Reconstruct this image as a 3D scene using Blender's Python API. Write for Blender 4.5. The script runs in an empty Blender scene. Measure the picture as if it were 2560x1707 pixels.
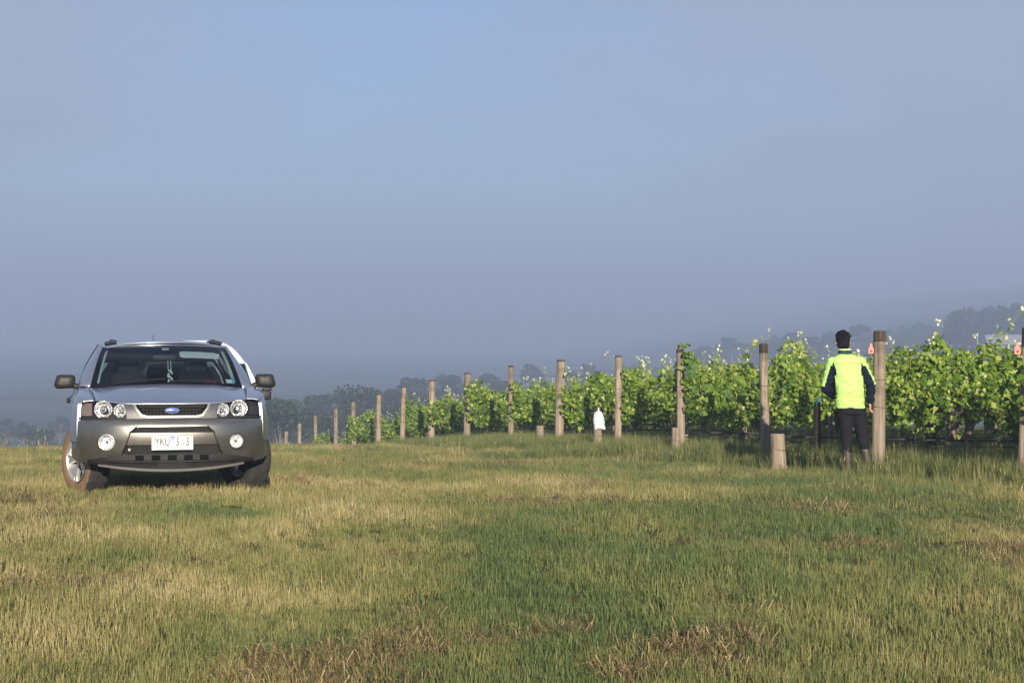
import bpy, bmesh, math, random
import numpy as np
from mathutils import Vector, Matrix
from mathutils.geometry import delaunay_2d_cdt

random.seed(7)
RNG = np.random.default_rng(11)
scene = bpy.context.scene
COL = scene.collection
R = math.radians

# ------------------------------------------------------------------ camera, sky, sun, exposure
CAM_Z = 1.6
cam_data = bpy.data.cameras.new("camera")
cam_data.sensor_width = 36.0
cam_data.lens = 63.3
cam_data.clip_start = 0.1
cam_data.clip_end = 9000.0
camera = bpy.data.objects.new("camera", cam_data)
COL.objects.link(camera)
camera.location = (0, 0, CAM_Z)
camera.rotation_euler = (R(90), 0, 0)
scene.camera = camera

SUN_EL, SUN_AZ = R(15.0), R(172.0)          # azimuth clockwise from +Y: behind the camera, a little to the right
world = bpy.data.worlds.new("World")
scene.world = world
world.use_nodes = True
wn = world.node_tree
sky = wn.nodes.new("ShaderNodeTexSky")
sky.sky_type = 'NISHITA'
sky.sun_disc = False
sky.sun_elevation = SUN_EL
sky.sun_rotation = SUN_AZ
sky.air_density = 1.0
sky.dust_density = 0.0
sky.ozone_density = 5.0
bg = wn.nodes["Background"]
bg.inputs[1].default_value = 0.070
# thin veils of high mist over the blue, all round the sky
wtc = wn.nodes.new("ShaderNodeTexCoord"); wmp = wn.nodes.new("ShaderNodeMapping"); wmp.inputs["Scale"].default_value = (1.0, 1.0, 2.2); wmp.inputs["Location"].default_value = (5.2, 2.0, 0.0)
wnz = wn.nodes.new("ShaderNodeTexNoise"); wnz.inputs["Scale"].default_value = 3.4; wnz.inputs["Detail"].default_value = 5.0; wnz.inputs["Roughness"].default_value = 0.5
wrp = wn.nodes.new("ShaderNodeMapRange"); wrp.inputs[1].default_value = 0.38; wrp.inputs[2].default_value = 0.60; wrp.inputs[3].default_value = 0.0; wrp.inputs[4].default_value = 0.85
wmx = wn.nodes.new("ShaderNodeMix"); wmx.data_type = 'RGBA'; wmx.inputs[7].default_value = (3.1, 3.55, 4.7, 1)
wn.links.new(wtc.outputs["Generated"], wmp.inputs[0]); wn.links.new(wmp.outputs[0], wnz.inputs["Vector"]); wn.links.new(wnz.outputs[0], wrp.inputs[0])
wn.links.new(wrp.outputs[0], wmx.inputs[0]); wn.links.new(sky.outputs[0], wmx.inputs[6]); wn.links.new(wmx.outputs[2], bg.inputs[0])

sun_data = bpy.data.lights.new("sun", 'SUN')
sun_data.energy = 5.0
sun_data.angle = R(0.6)
sun_data.color = (1.0, 0.90, 0.74)
sun = bpy.data.objects.new("sun", sun_data)
COL.objects.link(sun)
sd = Vector((math.sin(SUN_AZ) * math.cos(SUN_EL), math.cos(SUN_AZ) * math.cos(SUN_EL), math.sin(SUN_EL)))
sun.rotation_euler = sd.to_track_quat('Z', 'Y').to_euler()
sun.location = (4, -30, 30)

scene.view_settings.view_transform = 'Standard'
scene.view_settings.look = 'None'
scene.view_settings.exposure = 0.78
scene.view_settings.gamma = 1.0
scene.cycles.use_denoising = True
scene.cycles.max_bounces = 8
scene.cycles.diffuse_bounces = 3
scene.cycles.glossy_bounces = 4
scene.cycles.transmission_bounces = 4
scene.cycles.transparent_max_bounces = 12
scene.cycles.volume_bounces = 1
scene.cycles.caustics_reflective = False
scene.cycles.caustics_refractive = False
scene.cycles.sample_clamp_indirect = 6.0

# ------------------------------------------------------------------ helpers
def tag(o, label=None, cat=None, group=None, kind=None):
    if label: o["label"] = label
    if cat: o["category"] = cat
    if group: o["group"] = group
    if kind: o["kind"] = kind
    return o

def empty(name, loc=(0, 0, 0), rz=0.0):
    o = bpy.data.objects.new(name, None)
    o.empty_display_size = 0.2
    COL.objects.link(o)
    o.location = loc
    o.rotation_euler = (0, 0, rz)
    return o

def link(name, me, mat=None, parent=None, smooth=False, loc=None):
    o = bpy.data.objects.new(name, me)
    COL.objects.link(o)
    if mat is not None and len(me.materials) == 0:
        for m in (mat if isinstance(mat, (list, tuple)) else [mat]):
            me.materials.append(m)
    if parent is not None: o.parent = parent
    if smooth:
        me.polygons.foreach_set("use_smooth", [True] * len(me.polygons))
    if loc is not None: o.location = loc
    return o

def mesh_from(verts, faces, name="mesh"):
    me = bpy.data.meshes.new(name)
    me.from_pydata([tuple(v) for v in verts], [], [tuple(f) for f in faces])
    me.update()
    return me

class MB:
    """collects closed shapes, builds them as one mesh"""
    def __init__(self): self.v, self.f = [], []
    def add(self, vs, fs):
        b = len(self.v); self.v += [tuple(p) for p in vs]; self.f += [tuple(i + b for i in f) for f in fs]; return self
    def box(self, c, s, rot=None, bev=0.0):
        bm = bmesh.new(); bmesh.ops.create_cube(bm, size=1.0)
        bmesh.ops.scale(bm, vec=s, verts=bm.verts)
        if bev > 0:
            bmesh.ops.bevel(bm, geom=list(bm.edges), offset=bev, segments=2, affect='EDGES', profile=0.5)
        if rot is not None: bmesh.ops.rotate(bm, cent=(0, 0, 0), matrix=rot, verts=bm.verts)
        bmesh.ops.translate(bm, vec=c, verts=bm.verts)
        bm.verts.index_update()
        self.add([v.co[:] for v in bm.verts], [[v.index for v in f.verts] for f in bm.faces]); bm.free(); return self
    def tube(self, pts, rad, n=8, cap=True, sx=1.0):
        pts = [Vector(p) for p in pts]
        rads = rad if isinstance(rad, (list, tuple)) else [rad] * len(pts)
        vs, fs = [], []
        up = Vector((0, 0, 1))
        for i, p in enumerate(pts):
            d = (pts[min(i + 1, len(pts) - 1)] - pts[max(i - 1, 0)])
            d = d.normalized() if d.length > 1e-9 else Vector((0, 0, 1))
            a = d.cross(up)
            if a.length < 1e-3: a = d.cross(Vector((0, 1, 0)))
            a.normalize(); b = d.cross(a).normalized()
            for k in range(n):
                t = 2 * math.pi * k / n
                vs.append(p + a * (math.cos(t) * rads[i] * sx) + b * (math.sin(t) * rads[i]))
        for i in range(len(pts) - 1):
            for k in range(n):
                k2 = (k + 1) % n
                fs.append((i * n + k, i * n + k2, (i + 1) * n + k2, (i + 1) * n + k))
        if cap:
            fs.append(tuple(range(n))[::-1]); m = (len(pts) - 1) * n
            fs.append(tuple(m + k for k in range(n)))
        return self.add(vs, fs)
    def lathe(self, prof, n=32, axis='z', c=(0, 0, 0), close=False):
        """prof = [(r, h)]; axis of revolution through c"""
        vs, fs = [], []
        for r, h in prof:
            for k in range(n):
                t = 2 * math.pi * k / n
                a, b = r * math.cos(t), r * math.sin(t)
                p = {'z': (a, b, h), 'x': (h, a, b), 'y': (a, h, b)}[axis]
                vs.append((p[0] + c[0], p[1] + c[1], p[2] + c[2]))
        m = len(prof)
        for i in range(m if close else m - 1):
            for k in range(n):
                k2 = (k + 1) % n; i2 = (i + 1) % m
                fs.append((i * n + k, i * n + k2, i2 * n + k2, i2 * n + k))
        return self.add(vs, fs)
    def loft(self, rings, cap=True):
        n = len(rings[0]); vs = [p for r in rings for p in r]; fs = []
        for i in range(len(rings) - 1):
            for k in range(n):
                k2 = (k + 1) % n
                fs.append((i * n + k, i * n + k2, (i + 1) * n + k2, (i + 1) * n + k))
        if cap:
            fs.append(tuple(range(n))[::-1]); m = (len(rings) - 1) * n
            fs.append(tuple(m + k for k in range(n)))
        return self.add(vs, fs)
    def mesh(self, name="mesh", fix=True):
        me = mesh_from(self.v, self.f, name)
        if fix:
            bm = bmesh.new(); bm.from_mesh(me)
            bmesh.ops.recalc_face_normals(bm, faces=bm.faces)
            bm.to_mesh(me); bm.free()
        return me
    def build(self, name, mat, parent=None, smooth=False, loc=None, fix=True):
        return link(name, self.mesh(name, fix), mat, parent, smooth, loc)

def sharpen(o, ang=40):
    me = o.data
    bm = bmesh.new(); bm.from_mesh(me)
    for e in bm.edges:
        if len(e.link_faces) == 2 and e.calc_face_angle(0) > R(ang): e.smooth = False
    for f in bm.faces: f.smooth = True
    bm.to_mesh(me); bm.free()
    return o

def copy_tree(o, parent=None):
    c = o.copy(); COL.objects.link(c)
    if parent is not None: c.parent = parent
    for ch in list(o.children): copy_tree(ch, c)
    return c

def interp(tab):
    xs = np.array([t[0] for t in tab], float); ys = np.array([t[1] for t in tab], float)
    h = np.diff(xs); d = np.diff(ys) / h
    m = np.zeros(len(xs)); m[0], m[-1] = d[0], d[-1]
    for i in range(1, len(xs) - 1):
        m[i] = 0 if d[i - 1] * d[i] <= 0 else 2 * d[i - 1] * d[i] / (d[i - 1] + d[i])
    def f(x):
        x = np.clip(np.asarray(x, float), xs[0], xs[-1])
        i = np.clip(np.searchsorted(xs, x, side='right') - 1, 0, len(xs) - 2)
        t = (x - xs[i]) / h[i]
        return ((1 + 2 * t) * (1 - t) ** 2 * ys[i] + t * (1 - t) ** 2 * h[i] * m[i]
                + t * t * (3 - 2 * t) * ys[i + 1] + t * t * (t - 1) * h[i] * m[i + 1])
    return f

def sstep(a, b, x):
    t = np.clip((np.asarray(x, float) - a) / (b - a), 0, 1); return t * t * (3 - 2 * t)

_perm = np.random.default_rng(5).random((64, 64))
def vnoise(x, y):
    x = np.asarray(x, float); y = np.asarray(y, float)
    xi, yi = np.floor(x).astype(int), np.floor(y).astype(int)
    fx, fy = x - xi, y - yi; fx = fx * fx * (3 - 2 * fx); fy = fy * fy * (3 - 2 * fy)
    p = lambda i, j: _perm[i % 64, j % 64]
    return (p(xi, yi) * (1 - fx) * (1 - fy) + p(xi + 1, yi) * fx * (1 - fy)
            + p(xi, yi + 1) * (1 - fx) * fy + p(xi + 1, yi + 1) * fx * fy)
def fbm(x, y, o=4):
    s, a, t = 0, 0.5, 0
    for k in range(o):
        s = s + a * vnoise(x * 2 ** k + 17.3 * k, y * 2 ** k + 9.1 * k); t += a; a *= 0.5
    return s / t

# ------------------------------------------------------------------ materials
class NT:
    def __init__(self, name):
        self.m = bpy.data.materials.new(name); self.m.use_nodes = True
        self.t = self.m.node_tree; self.b = self.t.nodes["Principled BSDF"]; self.out = self.t.nodes["Material Output"]
    def n(self, typ, **kw):
        nd = self.t.nodes.new(typ)
        for k, v in kw.items():
            if k in nd.inputs.keys() if isinstance(k, str) else False: nd.inputs[k].default_value = v
            else: setattr(nd, k, v)
        return nd
    def l(self, a, b): self.t.links.new(a, b)
    def ramp(self, fac, stops):
        r = self.n("ShaderNodeValToRGB"); cr = r.color_ramp
        while len(cr.elements) < len(stops): cr.elements.new(0.5)
        for e, (p, c) in zip(cr.elements, stops): e.position = p; e.color = (*c, 1)
        self.l(fac, r.inputs[0]); return r.outputs[0]
    def noise(self, scale, detail=4, rough=0.55, vec=None, stretch=None):
        nz = self.n("ShaderNodeTexNoise"); nz.inputs["Scale"].default_value = scale
        nz.inputs["Detail"].default_value = detail; nz.inputs["Roughness"].default_value = rough
        if vec is None:
            vec = self.n("ShaderNodeTexCoord").outputs["Object"]
        if stretch:
            mp = self.n("ShaderNodeMapping"); mp.inputs["Scale"].default_value = stretch
            self.l(vec, mp.inputs[0]); vec = mp.outputs[0]
        self.l(vec, nz.inputs["Vector"]); return nz.outputs[0]
    def bump(self, h, strength=0.3, dist=0.01):
        b = self.n("ShaderNodeBump"); b.inputs["Strength"].default_value = strength; b.inputs["Distance"].default_value = dist
        self.l(h, b.inputs["Height"]); self.l(b.outputs[0], self.b.inputs["Normal"])
    def mix(self, fac, a, b):
        m = self.n("ShaderNodeMix"); m.data_type = 'RGBA'
        for s, v in ((m.inputs[0], fac), (m.inputs[6], a), (m.inputs[7], b)):
            if hasattr(v, "is_output"): self.l(v, s)
            else: s.default_value = (*v, 1) if isinstance(v, tuple) else v
        return m.outputs[2]

def mat_plain(name, col, rough=0.5, metal=0.0, var=0.12, scale=6.0, bump=0.0, bscale=60.0, coat=0.0, spec=0.5):
    t = NT(name)
    nz = t.noise(scale)
    lo = tuple(c * (1 - var) for c in col); hi = tuple(min(1, c * (1 + var)) for c in col)
    t.l(t.ramp(nz, [(0.3, lo), (0.7, hi)]), t.b.inputs["Base Color"])
    t.b.inputs["Roughness"].default_value = rough; t.b.inputs["Metallic"].default_value = metal
    t.b.inputs["Coat Weight"].default_value = coat; t.b.inputs["Coat Roughness"].default_value = 0.05
    t.b.inputs["Specular IOR Level"].default_value = spec
    if bump > 0: t.bump(t.noise(bscale), bump, 0.003)
    return t.m

def leafy(name, stops, attr, translucent=0.35, rough=0.5, atype='GEOMETRY', spec=0.35, tboost=1.25, jitter=0.25):
    """thin leaf or blade: diffuse front with light coming through; colour read from a per-leaf value"""
    t = NT(name)
    a = t.n("ShaderNodeAttribute"); a.attribute_name = attr; a.attribute_type = atype
    fac = a.outputs["Fac"]
    if jitter:
        b = t.n("ShaderNodeAttribute"); b.attribute_name = "tint"
        ma = t.n("ShaderNodeMath"); ma.operation = 'MULTIPLY_ADD'
        t.l(b.outputs["Fac"], ma.inputs[0]); ma.inputs[1].default_value = jitter; 
        sb = t.n("ShaderNodeMath"); sb.operation = 'SUBTRACT'; t.l(fac, sb.inputs[0]); sb.inputs[1].default_value = jitter * 0.5
        t.l(sb.outputs[0], ma.inputs[2]); fac = ma.outputs[0]
    c = t.ramp(fac, stops)
    t.l(c, t.b.inputs["Base Color"]); t.b.inputs["Roughness"].default_value = rough
    t.b.inputs["Specular IOR Level"].default_value = spec
    tr = t.n("ShaderNodeBsdfTranslucent")
    hs = t.n("ShaderNodeHueSaturation"); hs.inputs["Saturation"].default_value = 1.1; hs.inputs["Value"].default_value = tboost
    t.l(c, hs.inputs["Color"]); t.l(hs.outputs[0], tr.inputs[0])
    mx = t.n("ShaderNodeMixShader"); mx.inputs[0].default_value = translucent
    t.l(t.b.outputs[0], mx.inputs[1]); t.l(tr.outputs[0], mx.inputs[2]); t.l(mx.outputs[0], t.out.inputs["Surface"])
    return t.m
# ------------------------------------------------------------------ terrain
_D = interp([(-60, 2.2), (0, 1.6), (8, 1.52), (14, 1.48), (17.5, 1.50), (20, 1.58), (22.7, 1.68), (26, 1.81), (30, 1.95), (33, 2.06),
             (36, 2.18), (39.4, 2.34), (42.8, 2.56), (46, 2.80), (49.5, 3.07), (52.8, 3.38), (56.2, 3.70), (59.5, 4.03), (62.8, 4.40),
             (66.2, 4.80), (69.5, 5.30), (80, 7.0), (100, 10.0), (140, 14.0), (200, 17.5), (300, 21.0), (450, 23.0), (6000, 23.0)])
def ground_z(X, Y):
    X = np.asarray(X, float); Y = np.asarray(Y, float)
    z = CAM_Z - _D(Y)
    z = z - 0.010 * np.clip(-X - 5, 0, 12) * sstep(22, 38, Y) * (1 - sstep(60, 120, Y))
    hill = (1 - np.exp(-np.clip(Y - 260, 0, 9999) / 480) + 0.0001 * np.clip(Y - 1500, 0, 2500)) * (4 + 0.145 * np.clip(X - 0.02 * Y, 0, 560)) + 11.5 * np.exp(-((X - 185) / 120) ** 2 - ((Y - 640) / 190) ** 2) + 0.02 * np.clip(-X - 300, 0, 900) * sstep(300, 900, Y)
    z = z + hill + (fbm(X / 130, Y / 130, 3) - 0.5) * 5 * sstep(140, 420, Y)
    near = 1 - sstep(60, 110, Y)
    z = z + near * ((fbm(X / 2.6, Y / 2.6, 2) - 0.5) * 0.05 + (fbm(X / 0.7 + 50, Y / 0.7, 2) - 0.5) * 0.025)
    return z
def gz(x, y): return float(ground_z(x, y))

def at(px, Y, drop=None):
    """ground point under photo column px at distance Y"""
    X = (px - 1280) * Y / 4500.0
    return X, Y, gz(X, Y)

def dryness(X, Y):
    X = np.asarray(X, float); Y = np.asarray(Y, float)
    n = fbm(X / 1.3 + 3, Y / 2.2 + 8, 5)
    n2 = fbm(X / 0.55 + 31, Y / 0.8 + 2, 3)
    side = 0.17 * sstep(2.2, -3.5, X - 0.03 * (Y - 16))
    band = 0.22 * np.exp(-((Y - 19.6 - 0.2 * X) / 1.7) ** 2) * sstep(1.5, -1.0, X) + 0.13 * np.exp(-((Y - 13.2) / 0.9) ** 2) * sstep(0.5, -1.2, X)
    crest = 0.12 * sstep(24, 30, Y) * sstep(-3.5, -6, X) - 0.20 * np.exp(-((Y - 27) / 4.5) ** 2) * sstep(-4.2, -2.2, X)
    return np.clip((n - 0.5) * 1.5 + (n2 - 0.5) * 1.0 + 0.40 + side + band + crest, 0.0, 1) * 0.70 + 0.16

# far fields: patchwork by position; near: soil and thatch under the blades
t = NT("meadow_soil")
geo = t.n("ShaderNodeNewGeometry").outputs["Position"]
soil = t.ramp(t.noise(1.6, 6, 0.65, geo), [(0.3, (0.050, 0.048, 0.018)), (0.5, (0.085, 0.085, 0.026)), (0.72, (0.150, 0.118, 0.050))])
field = t.ramp(t.noise(0.013, 3, 0.5, geo), [(0.35, (0.018, 0.034, 0.012)), (0.47, (0.050, 0.078, 0.026)), (0.53, (0.085, 0.098, 0.040)), (0.62, (0.020, 0.038, 0.014))])
sx = t.n("ShaderNodeSeparateXYZ"); t.l(geo, sx.inputs[0])
mr = t.n("ShaderNodeMapRange"); mr.inputs[1].default_value = 60; mr.inputs[2].default_value = 130; t.l(sx.outputs[1], mr.inputs[0])
t.l(t.mix(mr.outputs[0], soil, field), t.b.inputs["Base Color"])
t.b.inputs["Roughness"].default_value = 0.95; t.b.inputs["Specular IOR Level"].default_value = 0.1
t.bump(t.noise(30, 5, 0.6, geo), 0.6, 0.03)
M_SOIL = t.m

def axis(parts):
    out = []
    for a, b, n in parts: out += list(np.linspace(a, b, n, endpoint=False))
    return np.array(out + [parts[-1][1]])
ys = axis([(-60, 4, 14), (4, 60, 150), (60, 120, 40), (120, 400, 50), (400, 1500, 60), (1500, 4200, 30)])
xp = axis([(0, 16, 50), (16, 60, 30), (60, 300, 40), (300, 900, 40), (900, 2600, 20)])
xs = np.concatenate([-xp[:0:-1], xp])
GX, GY = np.meshgrid(xs, ys)
GZ = ground_z(GX, GY)
nx, ny = len(xs), len(ys)
idx = np.arange(nx * ny).reshape(ny, nx)
faces = np.stack([idx[:-1, :-1], idx[:-1, 1:], idx[1:, 1:], idx[1:, :-1]], -1).reshape(-1, 4)
ground = link("ground", mesh_from(np.stack([GX, GY, GZ], -1).reshape(-1, 3).tolist(), faces.tolist(), "ground"), M_SOIL, smooth=True)
tag(ground, "grassy hilltop falling away to a misty valley", "ground", kind="structure")

# ------------------------------------------------------------------ haze
haze_m = bpy.data.materials.new("morning_mist"); haze_m.use_nodes = True
ht = haze_m.node_tree; ht.nodes.remove(ht.nodes["Principled BSDF"])
pv = ht.nodes.new("ShaderNodeVolumePrincipled")
pv.inputs["Color"].default_value = (0.51, 0.605, 0.84, 1)
pv.inputs["Density"].default_value = 0.0014
pv.inputs["Anisotropy"].default_value = 0.0
ht.links.new(pv.outputs[0], ht.nodes["Material Output"].inputs["Volume"])
HZ0, HZ1 = -32.0, 132.0
mb = MB(); mb.box((0, 2080, (HZ0 + HZ1) / 2), (5240, 4300, HZ1 - HZ0))
haze = mb.build("haze", haze_m)
tag(haze, "pale blue grey morning mist filling the valley", "mist", kind="stuff")
# ------------------------------------------------------------------ vineyard
M_POST = None
def wood(name, a, b, c, dark_top=True):
    t = NT(name)
    g = t.noise(3.0, 7, 0.68, stretch=(10, 10, 0.5))
    col = t.ramp(g, [(0.30, a), (0.47, b), (0.66, c)])
    blot = t.noise(2.2, 4, 0.6)
    oi = t.n("ShaderNodeObjectInfo")
    col = t.mix(t.ramp(blot, [(0.50, (0, 0, 0)), (0.72, (0.75, 0.75, 0.75))]), col, tuple(x * 0.45 for x in a))
    hs = t.n("ShaderNodeHueSaturation")
    mr = t.n("ShaderNodeMapRange"); mr.inputs[3].default_value = 0.85; mr.inputs[4].default_value = 1.12
    t.l(oi.outputs["Random"], mr.inputs[0]); t.l(mr.outputs[0], hs.inputs["Value"]); t.l(col, hs.inputs["Color"])
    t.l(hs.outputs[0], t.b.inputs["Base Color"])
    t.b.inputs["Roughness"].default_value = 0.9; t.b.inputs["Specular IOR Level"].default_value = 0.15
    t.bump(g, 1.0, 0.03); return t.m
M_POST = wood("weathered_pine", (0.095, 0.072, 0.052), (0.245, 0.195, 0.145), (0.360, 0.298, 0.228))
M_CAP = wood("dark_endgrain", (0.030, 0.024, 0.018), (0.070, 0.056, 0.040), (0.120, 0.095, 0.070))
M_DARKPOST = wood("near_black_post", (0.010, 0.009, 0.008), (0.020, 0.017, 0.015), (0.040, 0.034, 0.028))  # near-black tones of the same wood, for two in-row posts
M_BARK = wood("vine_bark", (0.060, 0.042, 0.032), (0.150, 0.112, 0.085), (0.270, 0.215, 0.170))
M_WIRE = mat_plain("galvanised_wire", (0.20, 0.19, 0.18), 0.45, 0.7)
M_RUST = mat_plain("rusty_wire", (0.10, 0.055, 0.035), 0.8, 0.3)
M_PIPE = mat_plain("black_poly_pipe", (0.010, 0.010, 0.012), 0.5)
M_CANE = mat_plain("green_cane", (0.16, 0.19, 0.06), 0.6)
LEAF = [(0.0, (0.030, 0.070, 0.008)), (0.25, (0.070, 0.140, 0.012)), (0.5, (0.150, 0.235, 0.020)), (0.74, (0.285, 0.350, 0.060)), (0.9, (0.50, 0.53, 0.20)), (1.0, (0.78, 0.79, 0.55))]
M_LEAF = leafy("vine_leaf", LEAF, "tint", 0.34, 0.5, spec=0.3, jitter=0)

# outline of a five-lobed vine leaf, stalk at the origin, tip at +y
LOBES = [(0.00, 0.02), (0.20, -0.16), (0.44, -0.04), (0.36, 0.16), (0.58, 0.40), (0.33, 0.46), (0.27, 0.74), (0.0, 1.0)]
_out = LOBES + [(-x, y) for x, y in LOBES[-2:0:-1]]
def leaf_into(V, F, T, pos, nrm, tipdir, size, tint, rnd):
    n = nrm.normalized(); u = (tipdir - n * tipdir.dot(n))
    if u.length < 1e-4: u = n.orthogonal()
    u.normalize(); s = u.cross(n)
    b = len(V); curl = rnd.uniform(-0.25, 0.30); droop = rnd.uniform(0.0, 0.35)
    V.append(pos + u * (0.30 * size) + n * (0.05 * size)); T.append(tint)
    for x, y in _out:
        p = pos + s * (x * size) + u * ((y) * size) + n * (size * (curl * abs(x) - droop * y * y * 0.4))
        V.append(p); T.append(tint)
    m = len(_out)
    for k in range(m): F.append((b, b + 1 + k, b + 1 + (k + 1) % m))

def tint_mesh(name, V, F, T, mat):
    me = mesh_from(V, F, name)
    at_ = me.attributes.new("tint", 'FLOAT', 'POINT'); at_.data.foreach_set("value", T)
    me.materials.append(mat); return me

def foliage_mesh(seed, length=1.85, n=1650, hmin=0.64, hmax=1.50):
    rnd = random.Random(seed); V, F, T = [], [], []
    ph = [rnd.uniform(0, 6.28) for _ in range(6)]
    tops = lambda x: hmax + 0.18 * math.sin(3.1 * x + ph[0]) + 0.14 * math.sin(7.3 * x + ph[1]) 
    bots = lambda x: hmin + 0.13 * math.sin(4.1 * x + ph[2]) + 0.10 * math.sin(9.0 * x + ph[3])
    k = 0
    while k < n:
        x = rnd.uniform(-length / 2 - 0.12, length / 2 + 0.12)
        h = rnd.random() ** 0.85
        z = bots(x) + (tops(x) - bots(x)) * h
        wid = 0.34 * (1 - 0.45 * abs(2 * h - 0.9)) + 0.08 * math.sin(5 * x + ph[4] + 4 * z)
        side = -1 if rnd.random() < 0.62 else 1
        y = side * wid * (1 - rnd.random() ** 2.2 * 0.9)
        # hollows: leave gaps where the canopy is thin
        if math.sin(6.3 * x + ph[5]) * math.sin(5.2 * z + ph[3]) > 0.80 and rnd.random() < 0.6: continue
        nr = Vector((rnd.gauss(0, 0.5), side * rnd.uniform(0.35, 1.1), rnd.gauss(0.45, 0.45)))
        tip = Vector((rnd.gauss(0, 0.7), side * 0.3, -0.75 + rnd.gauss(0, 0.45)))
        size = (0.034 + 0.072 * rnd.random() ** 1.5) * (1.0 if h < 0.8 else 0.8)
        tint = min(1, max(0, rnd.gauss(0.35, 0.21) + 0.18 * max(0, h - 0.6)))
        if rnd.random() < 0.13: tint = rnd.uniform(0.66, 0.84)
        leaf_into(V, F, T, Vector((x, y, z)), nr, tip, size, tint, rnd); k += 1
    # tangle of pale tendrils and flower bunches
    for _ in range(90):
        x = rnd.uniform(-length / 2, length / 2); z = rnd.uniform(bots(x), tops(x)); y = rnd.choice((-1, -1, 1)) * rnd.uniform(0.2, 0.36)
        for q in range(3):
            leaf_into(V, F, T, Vector((x + rnd.gauss(0, .02), y + rnd.gauss(0, .02), z + rnd.gauss(0, .03))),
                      Vector((rnd.gauss(0, 1), rnd.gauss(-.5, 1), rnd.gauss(0, 1))), Vector((rnd.gauss(0, 1), 0, rnd.gauss(0, 1))), rnd.uniform(.018, .04), rnd.uniform(0.68, 0.88), rnd)
    return tint_mesh("leaf_canopy", V, F, T, M_LEAF)

def shoot_mesh(seed):
    rnd = random.Random(seed); V, F, T = [], [], []
    H = rnd.uniform(0.30, 0.55); lean = Vector((rnd.gauss(0, 0.22), rnd.gauss(0, 0.16), 0))
    pts = [Vector((0, 0, 0)) + lean * (t * t) * H * 1.6 + Vector((0, 0, H * t * (1 - 0.12 * t))) for t in [i / 6 for i in range(7)]]
    mb = MB(); mb.tube(pts, [0.006 - 0.0007 * i for i in range(7)], 4)
    nv = len(mb.v)
    V += [Vector(v) for v in mb.v]; T += [0.70] * nv; F += list(mb.f)
    for i in range(13):
        t = (i + 0.5) / 13; j = min(5, int(t * 6)); p = pts[j].lerp(pts[j + 1], t * 6 - j)
        a = rnd.uniform(0, 6.28); d = Vector((math.cos(a), math.sin(a), 0.25))
        size = (0.072 * (1 - t) + 0.014) * rnd.uniform(0.7, 1.25)
        leaf_into(V, F, T, p + d * 0.04, Vector((d.x * 0.5 + rnd.gauss(0, .3), d.y * 0.5 - 0.4, 0.7)), d + Vector((0, 0, -0.5)), size, min(1.0, 0.42 + 0.55 * t + rnd.uniform(-0.08, 0.12)), rnd)
    for i in range(3):
        leaf_into(V, F, T, pts[-1] + Vector((rnd.gauss(0, .01), rnd.gauss(0, .01), rnd.uniform(0, .02))), Vector((rnd.gauss(0, .6), -1, rnd.gauss(0, .5))), Vector((rnd.gauss(0, .5), 0, 1)), 0.021, 0.97, rnd)
    return tint_mesh("shoot", V, F, T, M_LEAF)

def trunk_mesh(seed):
    rnd = random.Random(seed); mb = MB()
    ph = rnd.uniform(0, 6); amp = rnd.uniform(0.02, 0.06)
    pts, rad = [], []
    for i in range(9):
        t = i / 8; pts.append((amp * math.sin(4 * t + ph) - amp * math.sin(ph), amp * 0.7 * math.cos(5 * t + ph) - amp * .7 * math.cos(ph), -0.06 + 0.86 * t))
        rad.append(0.062 * (1 - 0.25 * t) * rnd.uniform(0.85, 1.2) + (0.035 if i in (7, 8) else 0))
    mb.tube(pts, rad, 9)
    for k in range(2):
        a = rnd.uniform(0, 6.28)
        mb.tube([(0.04 * math.cos(a), 0.04 * math.sin(a), -.04), (0.06 * math.cos(a + .5), .06 * math.sin(a + .5), .4), (0.03 * math.cos(a + 1), .03 * math.sin(a + 1), .74)], [0.03, 0.026, 0.03], 6)
    return mb.mesh("trunk")

def cordon_mesh(seed):
    rnd = random.Random(seed); mb = MB()
    for s in (-1, 1):
        mb.tube([(0, 0, 0.74)] + [(s * 0.85 * t, rnd.gauss(0, .02), 0.80 + 0.03 * math.sin(9 * t + seed) + rnd.gauss(0, .012)) for t in (.15, .35, .55, .75, 1)], [0.05, 0.042, .036, .032, .028, .018], 7)
        for q in range(4):
            x = s * rnd.uniform(.15, .8); mb.tube([(x, 0, .80), (x + rnd.gauss(0, .03), rnd.gauss(0, .03), .90)], [.022, .014], 5)
    return mb.mesh("cordon")

FOLI = [foliage_mesh(100 + i) for i in range(6)]
SHOOT = [shoot_mesh(200 + i) for i in range(6)]
TRUNK = [trunk_mesh(300 + i) for i in range(4)]
CORD = [cordon_mesh(400 + i) for i in range(3)]

POSTPX = [(2557, 820), (2195, 828), (1914, 860), (1702, 874), (1545, 889), (1397, 900), (1277, 914), (1167, 932), (1078, 950), (1005, 966), (946, 985),
          (886, 1003), (840, 1020), (791, 1037), (748, 1057), (712, 1077)]
ORD = ["first", "second", "third", "fourth", "fifth", "sixth", "seventh", "eighth", "ninth", "tenth", "eleventh", "twelfth", "thirteenth", "fourteenth", "fifteenth", "sixteenth"]
ROWD = Vector((0.993, 0.115, 0)).normalized()
POSTS = []
for n, (px, ty) in enumerate(POSTPX):
    Y = 3.338 * (n + 5.81); X = (px - 1280) * Y / 4500.0
    POSTS.append((X, Y, gz(X, Y), CAM_Z - (ty - 853.5) * Y / 4500.0))

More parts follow.
